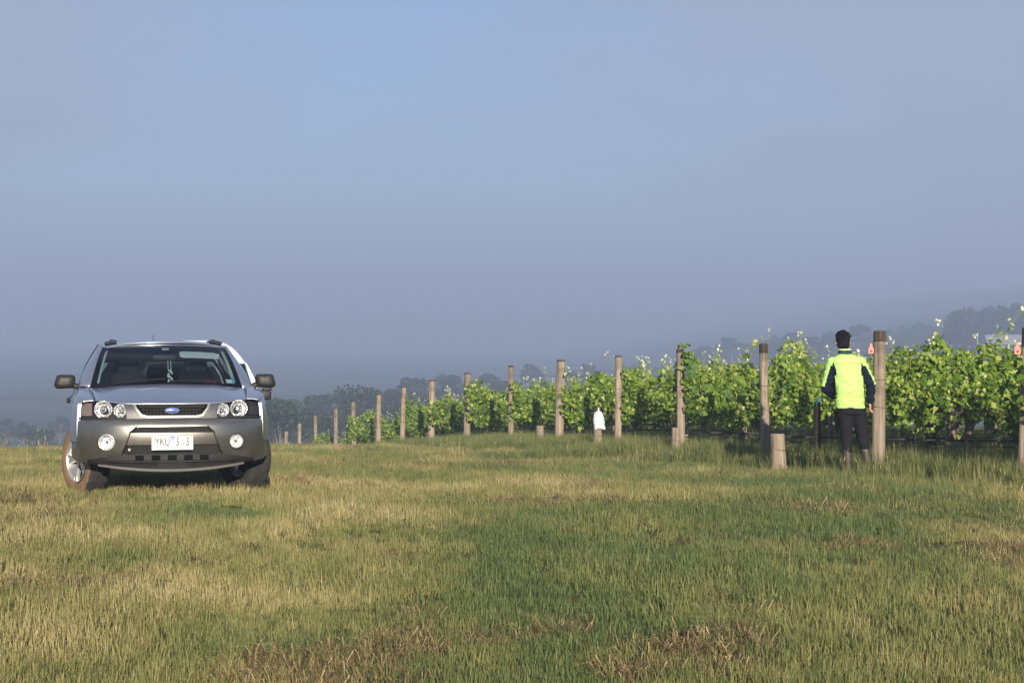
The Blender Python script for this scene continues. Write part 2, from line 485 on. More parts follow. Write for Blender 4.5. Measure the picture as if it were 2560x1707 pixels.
def post_mesh(h, r, seed, lean=(0, 0), taper=0.92):
    rnd = random.Random(seed); rings = []
    N = 16
    lump = [1 + rnd.uniform(-.035, .035) for _ in range(N)]
    zs = [-0.12, 0.0, 0.12 * h, .3 * h, .48 * h, .5 * h, .7 * h, .86 * h, .985 * h, h]
    for i, z in enumerate(zs):
        rr = r * (1 + (taper - 1) * max(0, z) / h) * (1.03 if i < 5 else 1.0) * (0.93 if i == len(zs) - 1 else 1) * rnd.uniform(.985, 1.015)
        rings.append([(lean[0] * z + rr * lump[k] * math.cos(2 * math.pi * k / N), lean[1] * z + rr * lump[k] * math.sin(2 * math.pi * k / N), z) for k in range(N)])
    mb = MB(); mb.loft(rings); return mb.mesh("timber"), zs

def end_post(X, Y, z0, ztop, seed, label, r=0.072, cap=0.13, cat="post", name="end_post", group="timber end posts of the vine rows", ties=True, lean=None, capmat=None):
    rnd = random.Random(seed)
    h = ztop - z0; e = empty(name, (X, Y, z0), rnd.uniform(0, 6.28) * 0)
    tag(e, label, cat, group)
    ln = lean or (rnd.uniform(-.03, .035), rnd.uniform(-.02, .02))
    me, zs = post_mesh(h, r, seed, ln); o = link("timber", me, M_POST, e); sharpen(o, 50)
    mb = MB(); mb.loft([[(ln[0] * z + rr * math.cos(2 * math.pi * k / 16), ln[1] * z + rr * math.sin(2 * math.pi * k / 16), z) for k in range(16)] for z, rr in ((h - cap, r * 1.0), (h - 0.012, r * .985), (h + 0.006, r * .88))])
    if cap > 0: sharpen(mb.build("weathered_top", M_CAP, e), 50)
    if ties:
        for zz in (0.47 * h, 0.66 * h):
            tl = rnd.uniform(-.05, .05)
            mb = MB(); mb.lathe([(r * 1.02 + 0.004 * math.cos(a), 0.004 * math.sin(a)) for a in np.linspace(0, 6.28, 6, endpoint=False)], 16, close=True)
            w = mb.build("wire_tie", M_RUST, e); w.location = (ln[0] * zz, ln[1] * zz, zz); w.rotation_euler = (tl, tl * 4, 0)
    return e

for n, (X, Y, z0, zt) in enumerate(POSTS):
    end_post(X, Y, z0, zt, 500 + n, "weathered timber end post, %s from the right edge of the vineyard" % ORD[n],
             r=(0.062, 0.083, 0.066, 0.068, 0.062, 0.088, 0.060, 0.080, 0.086, 0.076, 0.072, .072, .072, .07, .072, .075)[n], cap=(0.20, 0.13, 0.13, 0.05, 0.03, .03, .03, .03, .03, .03, .02, .02, .02, .02, .02, .02)[n])

# short anchor stubs in front of the row ends
STUBS = [(2270, 22.9, 0.50, .115, "wide"), (1947, 23.6, 0.50, .102, "thick"), (1690, 28.9, 0.52, .072, "narrow"), (1497, 32.2, 0.56, .080, "bagged"), (1351, 36.0, 0.50, .080, "small")]
SL = ["wide grooved timber stub beside the second end post, right of the person", "thick short timber stub in front of the third end post", "narrow short timber stub in front of the fourth end post",
      "short timber stub carrying the white bag", "squat timber stub left of the white bag, by the sixth end post"]
STUB_AT = []
for k, (px, Y, h, r, w) in enumerate(STUBS):
    X, Y, z = at(px, Y)
    STUB_AT.append((X, Y, z, h))
    e = empty("anchor_stub", (X, Y, z)); tag(e, SL[k], "stub", "short anchor stubs at the row ends")
    me, _ = post_mesh(h, r, 700 + k, (random.uniform(-.06, .02), 0), .93); sharpen(link("timber", me, M_POST, e), 50)
    mb = MB(); mb.lathe([(r * 1.0 + 0.004 * math.cos(a), 0.004 * math.sin(a)) for a in np.linspace(0, 6.28, 6, endpoint=False)], 16, close=True)
    w_ = mb.build("wire_loop", M_RUST, e); w_.location = (0, 0, h * 0.62); w_.rotation_euler = (0.2, 0.1, 0)

# rows: vines, wires, drip pipes
PL = ["nearest its end post", "second along from its end post", "third along from its end post", "fourth along from its end post", "fifth along from its end post", "sixth along from its end post"]
rv = random.Random(99)
def make_vine(X, Y, z, label, n, k):
    e = empty("grapevine", (X, Y, z), math.atan2(ROWD.y, ROWD.x) + rv.uniform(-.05, .05))
    tag(e, label, "grapevine", "grapevines in the rows")
    tr = link("trunk", rv.choice(TRUNK), M_BARK, e, smooth=True); tr.rotation_euler = (0, 0, rv.uniform(0, 6.28)); s = rv.uniform(.8, 1.25); tr.scale = (s, s, 1)
    link("cordon", rv.choice(CORD), M_BARK, e, smooth=True)
    f = link("leaf_canopy", rv.choice(FOLI), M_LEAF, e); f["kind"] = "stuff"
    f.scale = (rv.choice((-1, 1)) * rv.uniform(.95, 1.05), 1, HF[n] * rv.uniform(.95, 1.05))
    for q in range(11 if n < 9 else 7):
        s = link("shoot", rv.choice(SHOOT), M_LEAF, e)
        s.location = (rv.uniform(-.85, .85), rv.uniform(-.18, .12), (1.22 + rv.uniform(-.05, .12)) * HF[n])
        s.rotation_euler = (rv.gauss(0, .15), rv.gauss(0, .15), rv.uniform(0, 6.28)); g = rv.uniform(.75, 1.35) if rv.random() < .78 else rv.uniform(1.5, 2.0); s.scale = (g, g, g)
HF = [1.0, 1.0, 1.0, 1.04, 0.98, 0.96, 0.90, .92, .92, .92, .95, .88, .82, .72, .66, .6]
for n, (X, Y, z0, zt) in enumerate(POSTS):
    nv = 2 if n == 0 else (3 if n < 3 else (4 if n < 5 else 6))
    rowname = "row %s" % n
    for k in range(nv):
        s = 1.00 + 1.62 * k + rv.uniform(-.12, .12)
        if n in (1, 2): s = 1.22 + 1.6 * k
        if n >= 10 and k == 0 and n % 2 == 0: s += .5
        x, y = X + ROWD.x * s, Y + ROWD.y * s
        make_vine(x, y, gz(x, y), "leafy grapevine %s in the %s vine row from the right" % (PL[k], ORD[n]), n, k)
    L = 0.78 + 1.62 * nv
    def along(h, sag=0.0, m=10, off=0.0):
        pts = []
        for i in range(m + 1):
            s = L * i / m; x, y = X + ROWD.x * s, Y + ROWD.y * s + off
            pts.append((x, y, gz(x, y) * 0.3 + (z0 + (gz(X + ROWD.x * L, Y + ROWD.y * L) - z0) * i / m) * 0.7 + h - sag * math.sin(math.pi * i / m)))
        return pts
    for h, nm in ((zt - z0 - 0.22, "top"), (1.12, "middle")):
        mb = MB(); mb.tube(along(h), 0.0042, 4)
        tag(mb.build("trellis_wire", M_WIRE), "thin %s trellis wire of the %s vine row from the right" % (nm, ORD[n]), "wire", "trellis wires")
    if n < 8:
        for q, (h, off, dn) in enumerate(((0.44, -.02, "upper"), (0.36, 0.05, "lower"))):
            mb = MB(); mb.tube(along(h, 0.03, 10, off), 0.014 if q == 0 else 0.010, 6)
            tag(mb.build("drip_pipe", M_PIPE, smooth=True), "black %s drip pipe of the %s vine row from the right" % (dn, ORD[n]), "pipe", "irrigation drip pipes")

# a few in-row posts and stakes
def inrow(px, Y, h, r, label, mat, name="trellis_post"):
    X, Y, z = at(px, Y); e = empty(name, (X, Y, z)); tag(e, label, "post", "posts inside the vine rows")
    me, _ = post_mesh(h, r, int(px), (random.uniform(-.03, .03), 0), .95); sharpen(link("timber", me, mat, e), 50)
    mb = MB(); mb.lathe([(r * 1.03 + 0.004 * math.cos(a), 0.004 * math.sin(a)) for a in np.linspace(0, 6.28, 6, endpoint=False)], 16, close=True)
    w_ = mb.build("wire_tie", M_RUST, e); w_.location = (0, 0, h * .55); return e
BLACKPOST = inrow(2044, 25.0, 0.92, 0.048, "black slim post with blue twine left of the person", M_DARKPOST)
inrow(2330, 23.5, 0.98, 0.055, "black post under the leaves right of the wide stub", M_DARKPOST)
inrow(2078, 27.4, 0.85, 0.055, "pale post seen through the vines behind the person", M_POST)
inrow(1718, 30.5, 0.95, 0.04, "slim pale stake right of the fourth end post", M_POST)
inrow(2472, 31.0, 1.62, 0.085, "tall pale post standing behind the vines near the right edge", M_POST)
inrow(2372, 24.2, 0.80, 0.035, "thin grey stake low among the vines at the right", M_POST)

M_TWINE = mat_plain("blue_twine", (0.04, 0.16, 0.19), 0.7)
X, Y, z = at(2047, 24.93)
mb = MB()
rt = random.Random(4)
for k in range(5):
    a = rt.uniform(0, 6.28); mb.tube([(0.05 * math.cos(a + q * .9), -0.02 + .055 * math.sin(a + q * .9), 0.86 + .022 * q + .01 * k) for q in range(6)], 0.004, 4)
tw = mb.build("twine", M_TWINE); tw.location = (X, Y, z)
tag(tw, "tangle of blue green twine on top of the black slim post", "twine")

# pink tags hanging on the two nearest posts
M_TAG = mat_plain("pink_plastic_tag", (0.80, 0.22, 0.18), 0.45)
M_PRINT = mat_plain("dark_print", (0.20, 0.03, 0.03), 0.6)
for n, dx, lab in ((1, -0.10, "pink plastic tag hanging on the end post beside the person"), (0, -0.075, "pink plastic tag hanging on the end post at the right edge")):
    X, Y, z0, zt = POSTS[n]
    e = empty("post_tag", (X + dx, Y - 0.055, zt - 0.22), R(12)); tag(e, lab, "tag", "pink tags on posts")
    prof = [(x * .62, z * .8) for x, z in [(-.055, -.075), (.055, -.075), (.055, .0), (.022, .045), (.015, .085), (-.015, .085), (-.022, .045), (-.055, 0)]]
    mb = MB(); mb.loft([[(x, y_, z) for x, z in prof] for y_ in (-.003, .003)]); mb.build("plate", M_TAG, e)
    mb = MB(); mb.box((0, -.005, -.03), (.03, .003, .025)); mb.build("print", M_PRINT, e)
    mb = MB(); mb.tube([(0, 0, .06), (.02, .02, .08), (.05, .03, .09)], .003, 5); mb.build("string", M_RUST, e)
# ------------------------------------------------------------------ grass
GRASS = [(0.0, (0.072, 0.110, 0.038)), (0.2, (0.108, 0.146, 0.048)), (0.40, (0.160, 0.182, 0.058)), (0.60, (0.228, 0.216, 0.078)), (0.80, (0.315, 0.262, 0.110)), (1.0, (0.45, 0.38, 0.19))]
M_GRASS = leafy("grass_blade", GRASS, "dry", 0.28, 0.55, atype='INSTANCER', spec=0.25, jitter=0.42)
M_THATCH = leafy("dead_clippings", [(0.0, (0.060, 0.038, 0.020)), (0.45, (0.150, 0.098, 0.050)), (0.8, (0.30, 0.225, 0.115)), (1.0, (0.42, 0.34, 0.19))], "tint", 0.12, 0.8, spec=0.1, jitter=0)
tufts = bpy.data.collections.new("tufts")
def tuft(i, nb, h0, h1, rad, w, spread, seed, heads=False, flat=0.0, mat=None):
    rnd = random.Random(seed); V, F, T = [], [], []
    for b in range(nb):
        a = rnd.uniform(0, 6.28); rr = rad * math.sqrt(rnd.random()); p = Vector((rr * math.cos(a), rr * math.sin(a), -0.015))
        h = rnd.uniform(h0, h1); d = a + rnd.gauss(0, 0.9); le = abs(rnd.gauss(0, spread)) + flat
        q = Vector((math.cos(d), math.sin(d), 0)); side = Vector((-math.sin(d + rnd.gauss(0, .8)), math.cos(d), 0)).normalized()
        m = p + Vector((0, 0, h * .55 * math.cos(le * .5))) + q * (h * .5 * math.sin(le * .6))
        e = p + Vector((0, 0, h * math.cos(le))) + q * (h * math.sin(le))
        ww = w * rnd.uniform(.7, 1.3); k = len(V); tn = rnd.random()
        V += [p - side * ww * .5, p + side * ww * .5, m - side * ww * .42, m + side * ww * .42, e]
        T += [tn] * 5; F += [(k, k + 1, k + 3, k + 2), (k + 2, k + 3, k + 4)]
        if heads and rnd.random() < .5:
            k = len(V); dr = (e - m).normalized(); s2 = side * .004
            V += [e - dr * .01, e + dr * .02 + s2, e + dr * .06, e + dr * .02 - s2]; T += [0.95] * 4; F += [(k, k + 1, k + 2, k + 3)]
    me = tint_mesh("tuft", V, F, T, mat or M_GRASS)
    o = bpy.data.objects.new("tuft_%02d" % i, me); tufts.objects.link(o)
for i in range(5): tuft(i, 32, .030, .085, .085, .0055, .45, 900 + i)
for i in range(5, 8): tuft(i, 24, .045, .125, .085, .0040, .38, 900 + i)
for i in range(8, 11): tuft(i, 26, .20, .48, .09, .0075, .32, 900 + i)
for i in range(11, 13): tuft(i, 7, .20, .42, .07, .004, .25, 900 + i, heads=True)
for i in range(13, 15): tuft(i, 18, .08, .20, .10, .0045, .30, 900 + i, flat=.95, mat=M_THATCH)

def scatter(name, P, idx, scl, dry, rot, label):
    me = bpy.data.meshes.new(name); me.vertices.add(len(P)); me.vertices.foreach_set("co", P.astype(np.float32).ravel())
    for nm, typ, arr in (("pick", 'INT', idx.astype(np.int32)), ("size", 'FLOAT', scl.astype(np.float32)), ("dry", 'FLOAT', dry.astype(np.float32))):
        me.attributes.new(nm, typ, 'POINT').data.foreach_set("value", arr)
    me.attributes.new("turn", 'FLOAT_VECTOR', 'POINT').data.foreach_set("vector", rot.astype(np.float32).ravel())
    me.update(); o = bpy.data.objects.new(name, me); COL.objects.link(o)
    ng = bpy.data.node_groups.new(name, 'GeometryNodeTree')
    ng.interface.new_socket("Geometry", in_out='INPUT', socket_type='NodeSocketGeometry'); ng.interface.new_socket("Geometry", in_out='OUTPUT', socket_type='NodeSocketGeometry')
    N = ng.nodes; gi = N.new('NodeGroupInput'); go = N.new('NodeGroupOutput')
    ci = N.new('GeometryNodeCollectionInfo'); ci.inputs[0].default_value = tufts; ci.inputs[1].default_value = True; ci.inputs[2].default_value = True
    ip = N.new('GeometryNodeInstanceOnPoints'); ip.inputs["Pick Instance"].default_value = True
    def named(nm, typ):
        a = N.new('GeometryNodeInputNamedAttribute'); a.data_type = typ; a.inputs[0].default_value = nm; return a.outputs[0]
    L = ng.links.new
    L(gi.outputs[0], ip.inputs["Points"]); L(ci.outputs[0], ip.inputs["Instance"]); L(named("pick", 'INT'), ip.inputs["Instance Index"])
    e2r = N.new('FunctionNodeEulerToRotation'); L(named("turn", 'FLOAT_VECTOR'), e2r.inputs[0]); L(e2r.outputs[0], ip.inputs["Rotation"])
    L(named("size", 'FLOAT'), ip.inputs["Scale"]); L(ip.outputs[0], go.inputs[0])
    o.modifiers.new("scatter", 'NODES').node_group = ng
    me.materials.append(M_GRASS)
    tag(o, label, "grass", kind="stuff"); return o

def wedge(n, y0, y1, power, margin=3.0, slope=0.30):
    Y = y0 + (y1 - y0) * RNG.random(n) ** power
    X = (RNG.random(n) * 2 - 1) * (slope * Y + margin); return X, Y
def rowline_x(Y):  # X of the line of row ends at distance Y
    return np.interp(Y, [p[1] for p in POSTS], [p[0] for p in POSTS])

def clear_of_wheels(X, Y): return X == X
# short meadow
N1 = 62000
X, Y = wedge(N1, 7.0, 48.0, 1.25)
keep = RNG.random(N1) < 1.0
X, Y = X[keep], Y[keep]
dr = dryness(X, Y); n1 = len(X)
pick = np.where(RNG.random(n1) < 0.25 + 0.5 * dr, RNG.integers(5, 8, n1), RNG.integers(0, 5, n1))
fl = (fbm(X / .9 + 70, Y / 1.2, 3) > .672) & (RNG.random(n1) < .5)
pick = np.where(fl, RNG.integers(13, 15, n1), pick)
tall = fbm(X / 1.3 + 11, Y / 1.9 + 40, 3)
dr = np.where(fl, np.clip(dr + .30, 0, .92), dr)
size = (0.45 + 1.0 * tall) * RNG.uniform(.75, 1.25, n1) * np.interp(Y, [7, 20, 48], [.92, 1.0, 1.35])
rot = np.stack([RNG.normal(0, .08, n1), RNG.normal(0, .08, n1), RNG.random(n1) * 6.28], -1)
scatter("meadow_grass", np.stack([X, Y, ground_z(X, Y)], -1), pick, size, np.clip(dr + RNG.normal(0, .07, n1), 0, 1), rot, "short patchy green and straw coloured meadow grass")
# long grass along the row ends and under the vines
N2 = 28000
Y = 17.0 + 55 * RNG.random(N2) ** 1.35
off = RNG.normal(0.30, 0.65, N2) + .45 * sstep(29, 25, Y) + np.where(RNG.random(N2) < .6, RNG.random(N2) * 7.5, 0)
X = rowline_x(np.clip(Y, 19.4, 69)) + off + np.where(Y < 19.4, (19.4 - Y) * .28, 0)
k = (fbm(X / 1.1, Y / 1.4, 3) > .36) | (off < 0.2)
X, Y = X[k], Y[k]; n2 = len(X)
dr = np.clip(dryness(X, Y) * .45 + .24 + RNG.normal(0, .08, n2), 0, 1)
size = RNG.uniform(.5, 1.05, n2) * np.interp(off[k], [-2, -.8, .2, 4], [.35, .6, 1.0, .95])
rot = np.stack([RNG.normal(0, .10, n2), RNG.normal(0, .10, n2), RNG.random(n2) * 6.28], -1)
scatter("long_grass", np.stack([X, Y, ground_z(X, Y)], -1), RNG.integers(8, 11, n2), size, dr, rot, "long green grass growing along the vine row ends")
N5 = 5000
Y = RNG.uniform(27, 45, N5); off = RNG.uniform(-2.4, .3, N5); X = rowline_x(Y) + off
kk = fbm(X / 1.2 + 5, Y / 1.6 + 3, 3) > np.interp(off, [-2.4, -1, .3], [.62, .46, .3]); X, Y, off = X[kk], Y[kk], off[kk]; N5 = len(X)
rot = np.stack([RNG.normal(0, .12, N5), RNG.normal(0, .12, N5), RNG.random(N5) * 6.28], -1)
scatter("headland_grass", np.stack([X, Y, ground_z(X, Y)], -1), RNG.integers(8, 11, N5), RNG.uniform(.45, 1.0, N5) * np.interp(off, [-2.4, -.6], [.6, 1]), np.clip(RNG.normal(.33, .12, N5), 0, 1), rot, "long uneven grass in front of the distant end posts")
N4 = 10000
Y = RNG.uniform(26, 47, N4); a = rowline_x(Y) + 1.2; X = a + (0.30 * Y + 2.0 - a) * RNG.random(N4)
rot = np.stack([RNG.normal(0, .12, N4), RNG.normal(0, .12, N4), RNG.random(N4) * 6.28], -1)
scatter("inter_row_grass", np.stack([X, Y, ground_z(X, Y)], -1), RNG.integers(8, 11, N4), RNG.uniform(.8, 1.35, N4), np.clip(RNG.normal(.30, .1, N4), 0, 1), rot, "long unmown grass between the vine rows")
# seeding stalks on the left crest and scattered about
N3 = 900
X, Y = wedge(N3, 14, 38, .8); k = (X < -5.5) & (Y > 25) | ((RNG.random(N3) < .30) & ~((X < -1.4) & (X > -5.8) & (Y < 19.5)))
X, Y = X[k], Y[k]; n3 = len(X)
rot = np.stack([RNG.normal(0, .12, n3), RNG.normal(0, .12, n3), RNG.random(n3) * 6.28], -1)
scatter("seeding_grass", np.stack([X, Y, ground_z(X, Y)], -1), RNG.integers(11, 13, n3), RNG.uniform(.5, 1.15, n3), np.clip(RNG.normal(.72, .1, n3), 0, 1), rot, "sparse pale seeding grass stalks on the crest")
# ------------------------------------------------------------------ silver wagon
def paint(name, col, metal, rough, coat, dust=0.25, dustcol=(0.30, 0.24, 0.17), flake=0.0):
    t = NT(name)
    tc = t.n("ShaderNodeTexCoord").outputs["Object"]
    d = t.ramp(t.noise(3.0, 5, 0.65, tc), [(0.45, (0, 0, 0)), (0.8, (1, 1, 1))])
    sp = t.n("ShaderNodeSeparateXYZ"); t.l(tc, sp.inputs[0])
    mr = t.n("ShaderNodeMapRange"); mr.inputs[1].default_value = 0.9; mr.inputs[2].default_value = 0.25; mr.inputs[3].default_value = 0.12 * dust; mr.inputs[4].default_value = dust
    t.l(sp.outputs[2], mr.inputs[0])
    mu = t.n("ShaderNodeMath"); mu.operation = 'MULTIPLY'; t.l(d, mu.inputs[0]); t.l(mr.outputs[0], mu.inputs[1])
    t.l(t.mix(mu.outputs[0], col, dustcol), t.b.inputs["Base Color"])
    ms = t.n("ShaderNodeMath"); ms.operation = 'MULTIPLY_ADD'; t.l(mu.outputs[0], ms.inputs[0]); ms.inputs[1].default_value = -metal; ms.inputs[2].default_value = metal
    t.l(ms.outputs[0], t.b.inputs["Metallic"])
    rs = t.n("ShaderNodeMath"); rs.operation = 'MULTIPLY_ADD'; t.l(mu.outputs[0], rs.inputs[0]); rs.inputs[1].default_value = 0.5; rs.inputs[2].default_value = rough
    t.l(rs.outputs[0], t.b.inputs["Roughness"])
    t.b.inputs["Coat Weight"].default_value = coat; t.b.inputs["Coat Roughness"].default_value = 0.06
    return t.m
M_SILVER = paint("silver_paint", (0.385, 0.412, 0.475), 0.82, 0.28, 0.6, 0.12)
M_CLAD = paint("grey_brown_bumper_paint", (0.240, 0.228, 0.208), 0.90, 0.29, 0.2, 0.22)
M_TRIM = mat_plain("satin_silver_trim", (0.50, 0.49, 0.47), 0.32, 0.8, 0.05)
M_BLACK = mat_plain("black_plastic", (0.012, 0.012, 0.012), 0.55, 0, .2, 20, spec=.3)
M_GREYPL = mat_plain("dark_grey_plastic", (0.020, 0.019, 0.018), 0.5, 0, .2, 20, spec=.3)
M_VOID = mat_plain("dark_cavity", (0.005, 0.005, 0.005), 0.95, spec=.05)
M_CHROME = mat_plain("chrome", (0.85, 0.85, 0.86), 0.09, 1.0, .02)
M_REFL = NT("faceted_reflector"); 
_t = M_REFL; vo = _t.n("ShaderNodeTexVoronoi"); vo.inputs["Scale"].default_value = 30; _t.l(_t.n("ShaderNodeTexCoord").outputs["Object"], vo.inputs["Vector"])
_t.b.inputs["Base Color"].default_value = (0.92, 0.92, 0.93, 1); _t.b.inputs["Metallic"].default_value = 0.65; _t.b.inputs["Roughness"].default_value = 0.32
_t.bump(vo.outputs[0], 0.9, 0.03); M_REFL = _t.m
M_AMBER = mat_plain("amber_lens", (0.16, 0.115, 0.105), 0.25, 0.0, .3, 60, .4, 200, .5)
M_RUBBER = mat_plain("tyre_rubber", (0.022, 0.020, 0.018), 0.85, 0, .35, 14, .4, 120)
M_DUSTY = mat_plain("dusty_sidewall", (0.17, 0.098, 0.052), 0.95, 0, .25, 9)
M_ALLOY = mat_plain("alloy_wheel", (0.50, 0.48, 0.46), 0.35, 0.75, .15, 8)
M_TRIMG = mat_plain("pale_grey_trim", (0.55, 0.60, 0.57), 0.8)
M_SEAT = mat_plain("dark_seat_cloth", (0.012, 0.012, 0.014), 0.95, 0, .3, 30)
M_VISOR = mat_plain("pale_visor_cloth", (0.75, 0.78, 0.72), 0.9)
M_WHITEP = mat_plain("white_plate", (0.86, 0.87, 0.88), 0.45, 0, .03)
M_INK = mat_plain("grey_ink", (0.045, 0.045, 0.055), 0.6)
M_BLUE = mat_plain("blue_emblem", (0.03, 0.06, 0.30), 0.3, 0.2, .1, 10, 0, 60, .6)
M_REDP = mat_plain("red_card", (0.5, 0.04, 0.03), 0.6)
M_CYAN = mat_plain("pale_blue_sticker", (0.10, 0.45, 0.65), 0.6)
def glassy(name, tint, rough=0.0, refl=1.0):
    t = NT(name); t.t.nodes.remove(t.b)
    tr = t.n("ShaderNodeBsdfTransparent"); tr.inputs[0].default_value = (*tint, 1)
    gl = t.n("ShaderNodeBsdfGlossy"); gl.inputs["Roughness"].default_value = rough; gl.inputs[0].default_value = (refl, refl, refl, 1)
    lw = t.n("ShaderNodeLayerWeight"); lw.inputs[0].default_value = .5
    pw = t.n("ShaderNodeMath"); pw.operation = 'POWER'; t.l(lw.outputs["Facing"], pw.inputs[0]); pw.inputs[1].default_value = 5.0
    fr = t.n("ShaderNodeMath"); fr.operation = 'MULTIPLY_ADD'; t.l(pw.outputs[0], fr.inputs[0]); fr.inputs[1].default_value = .65; fr.inputs[2].default_value = .04
    nz = t.noise(4, 3); 
    mx = t.n("ShaderNodeMixShader"); t.l(fr.outputs[0], mx.inputs[0]); t.l(tr.outputs[0], mx.inputs[1]); t.l(gl.outputs[0], mx.inputs[2])
    t.l(mx.outputs[0], t.out.inputs["Surface"]); return t.m
M_GLASS = glassy("car_glass", (0.46, 0.53, 0.56), 0.01)
M_DARKGL = glassy("privacy_glass", (0.05, 0.062, 0.07), 0.01)
M_LENS = glassy("clear_lens", (0.95, 0.95, 0.95), 0.02, 0.8)

def smooth_loop(pts, r=0.02, seg=4):
    """round the corners of a closed 2-D polygon"""
    out = []; n = len(pts)
    for i in range(n):
        p0, p, p1 = Vector(pts[i - 1]), Vector(pts[i]), Vector(pts[(i + 1) % n])
        a, b = (p0 - p), (p1 - p); q = min(r, a.length * .45, b.length * .45)
        A, B = p + a.normalized() * q, p + b.normalized() * q
        for k in range(seg + 1):
            t = k / seg; out.append(tuple(A * (1 - t) ** 2 + p * (2 * t * (1 - t)) + B * t * t))
    return out
def resample(pts, step):
    out = []; n = len(pts)
    for i in range(n):
        a, b = Vector(pts[i]), Vector(pts[(i + 1) % n]); m = max(1, int((b - a).length / step))
        for k in range(m): out.append(tuple(a.lerp(b, k / m)))
    return out
def circle(cx, cy, r, n=28, ry=None):
    ry = ry or r
    return [(cx + r * math.cos(2 * math.pi * k / n), cy + ry * math.sin(2 * math.pi * k / n)) for k in range(n)]
def panel(name, outline, surf, mat, parent, holes=(), res=0.04, us=None, skirt=(0, 0.02, 0), off=(0, 0, 0), flip=False):
    """sheet-metal panel: a plane outline with holes laid on a curved surface, its edges turned in"""
    loops = [resample(outline, res)] + [resample(h, res * .6) for h in holes]
    P, E = [], []
    for lp in loops:
        b = len(P); P += [Vector(p) for p in lp]; E += [(b + i, b + (i + 1) % len(lp)) for i in range(len(lp))]
    u0, u1 = min(p[0] for p in loops[0]), max(p[0] for p in loops[0]); v0, v1 = min(p[1] for p in loops[0]), max(p[1] for p in loops[0])
    uu = us if us is not None else np.arange(u0 + res / 2, u1, res)
    G = [Vector((u, v)) for u in uu for v in np.arange(v0 + res / 2, v1, res)]
    G = [g for g in G if all(min((g - q).length for q in [Vector(p) for p in lp]) > res * .35 for lp in loops)] if len(G) < 4000 else G
    vs, es, fs, _, _, _ = delaunay_2d_cdt(P + G, E, [], 0, 1e-6)
    lp0 = [np.array(lp) for lp in loops]
    def inside(pt, lp):
        x, y = pt; a = lp; b = np.roll(lp, -1, 0)
        c = ((a[:, 1] > y) != (b[:, 1] > y))
        xx = a[:, 0] + (y - a[:, 1]) / np.where(b[:, 1] == a[:, 1], 1e-12, b[:, 1] - a[:, 1]) * (b[:, 0] - a[:, 0])
        return (np.count_nonzero(c & (x < xx)) % 2) == 1
    keepf = []
    for f in fs:
        c = (sum(vs[i][0] for i in f) / 3, sum(vs[i][1] for i in f) / 3)
        if inside(c, lp0[0]) and not any(inside(c, h) for h in lp0[1:]): keepf.append(f)
    used = sorted({i for f in keepf for i in f}); rm = {q: k for k, q in enumerate(used)}
    vs = [vs[i] for i in used]; fs = [[rm[i] for i in f] for f in keepf]
    o = Vector(off)
    V = [Vector(surf(p[0], p[1])) + o for p in vs]
    F = [tuple(f) for f in fs]
    cnt = {}
    for f in F:
        for i in range(len(f)):
            k = tuple(sorted((f[i], f[(i + 1) % len(f)]))); cnt[k] = cnt.get(k, 0) + 1
    sk = Vector(skirt) if not callable(skirt) else None
    dup = {}
    for (a, b), c in list(cnt.items()):
        if c == 1:
            for q in (a, b):
                if q not in dup:
                    d = sk if sk is not None else Vector(skirt(V[q]))
                    dup[q] = (len(V), len(V) + 1); V.append(V[q].copy()); V.append(V[q] + d)
            F.append((dup[a][0], dup[b][0], dup[b][1], dup[a][1]))
    me = mesh_from(V, F, name)
    bm = bmesh.new(); bm.from_mesh(me); bmesh.ops.recalc_face_normals(bm, faces=bm.faces); bm.to_mesh(me); bm.free()
    return link(name, me, mat, parent, smooth=True)
def mirror(pts): return [(-x, y) for x, y in pts][::-1]
def grid_patch(name, fn, nu, nv, mat, parent, thick=None):
    V = [fn(i / nu, j / nv) for j in range(nv + 1) for i in range(nu + 1)]
    F = [(j * (nu + 1) + i, j * (nu + 1) + i + 1, (j + 1) * (nu + 1) + i + 1, (j + 1) * (nu + 1) + i) for j in range(nv) for i in range(nu)]
    o = link(name, mesh_from(V, F, name), mat, parent, smooth=True)
    if thick:
        m = o.modifiers.new("thickness", 'SOLIDIFY'); m.thickness = thick; m.offset = -1
    return o
def text_mesh(s, size, depth=0.001, shear=0.0, sx=1.0, space=1.0, bold=0.0):
    cu = bpy.data.curves.new("letters", 'FONT'); cu.body = s; cu.size = size; cu.extrude = depth; cu.align_x = 'CENTER'; cu.align_y = 'CENTER'
    cu.shear = shear; cu.space_character = space; cu.resolution_u = 3; cu.offset = bold
    o = bpy.data.objects.new("letters", cu); COL.objects.link(o)
    dg = bpy.context.evaluated_depsgraph_get(); me = bpy.data.meshes.new_from_object(o.evaluated_get(dg))
    bpy.data.objects.remove(o); bpy.data.curves.remove(cu)
    for v in me.vertices: v.co = (v.co.x * sx, -v.co.z, v.co.y)      # stands upright, reads from -y
    return me

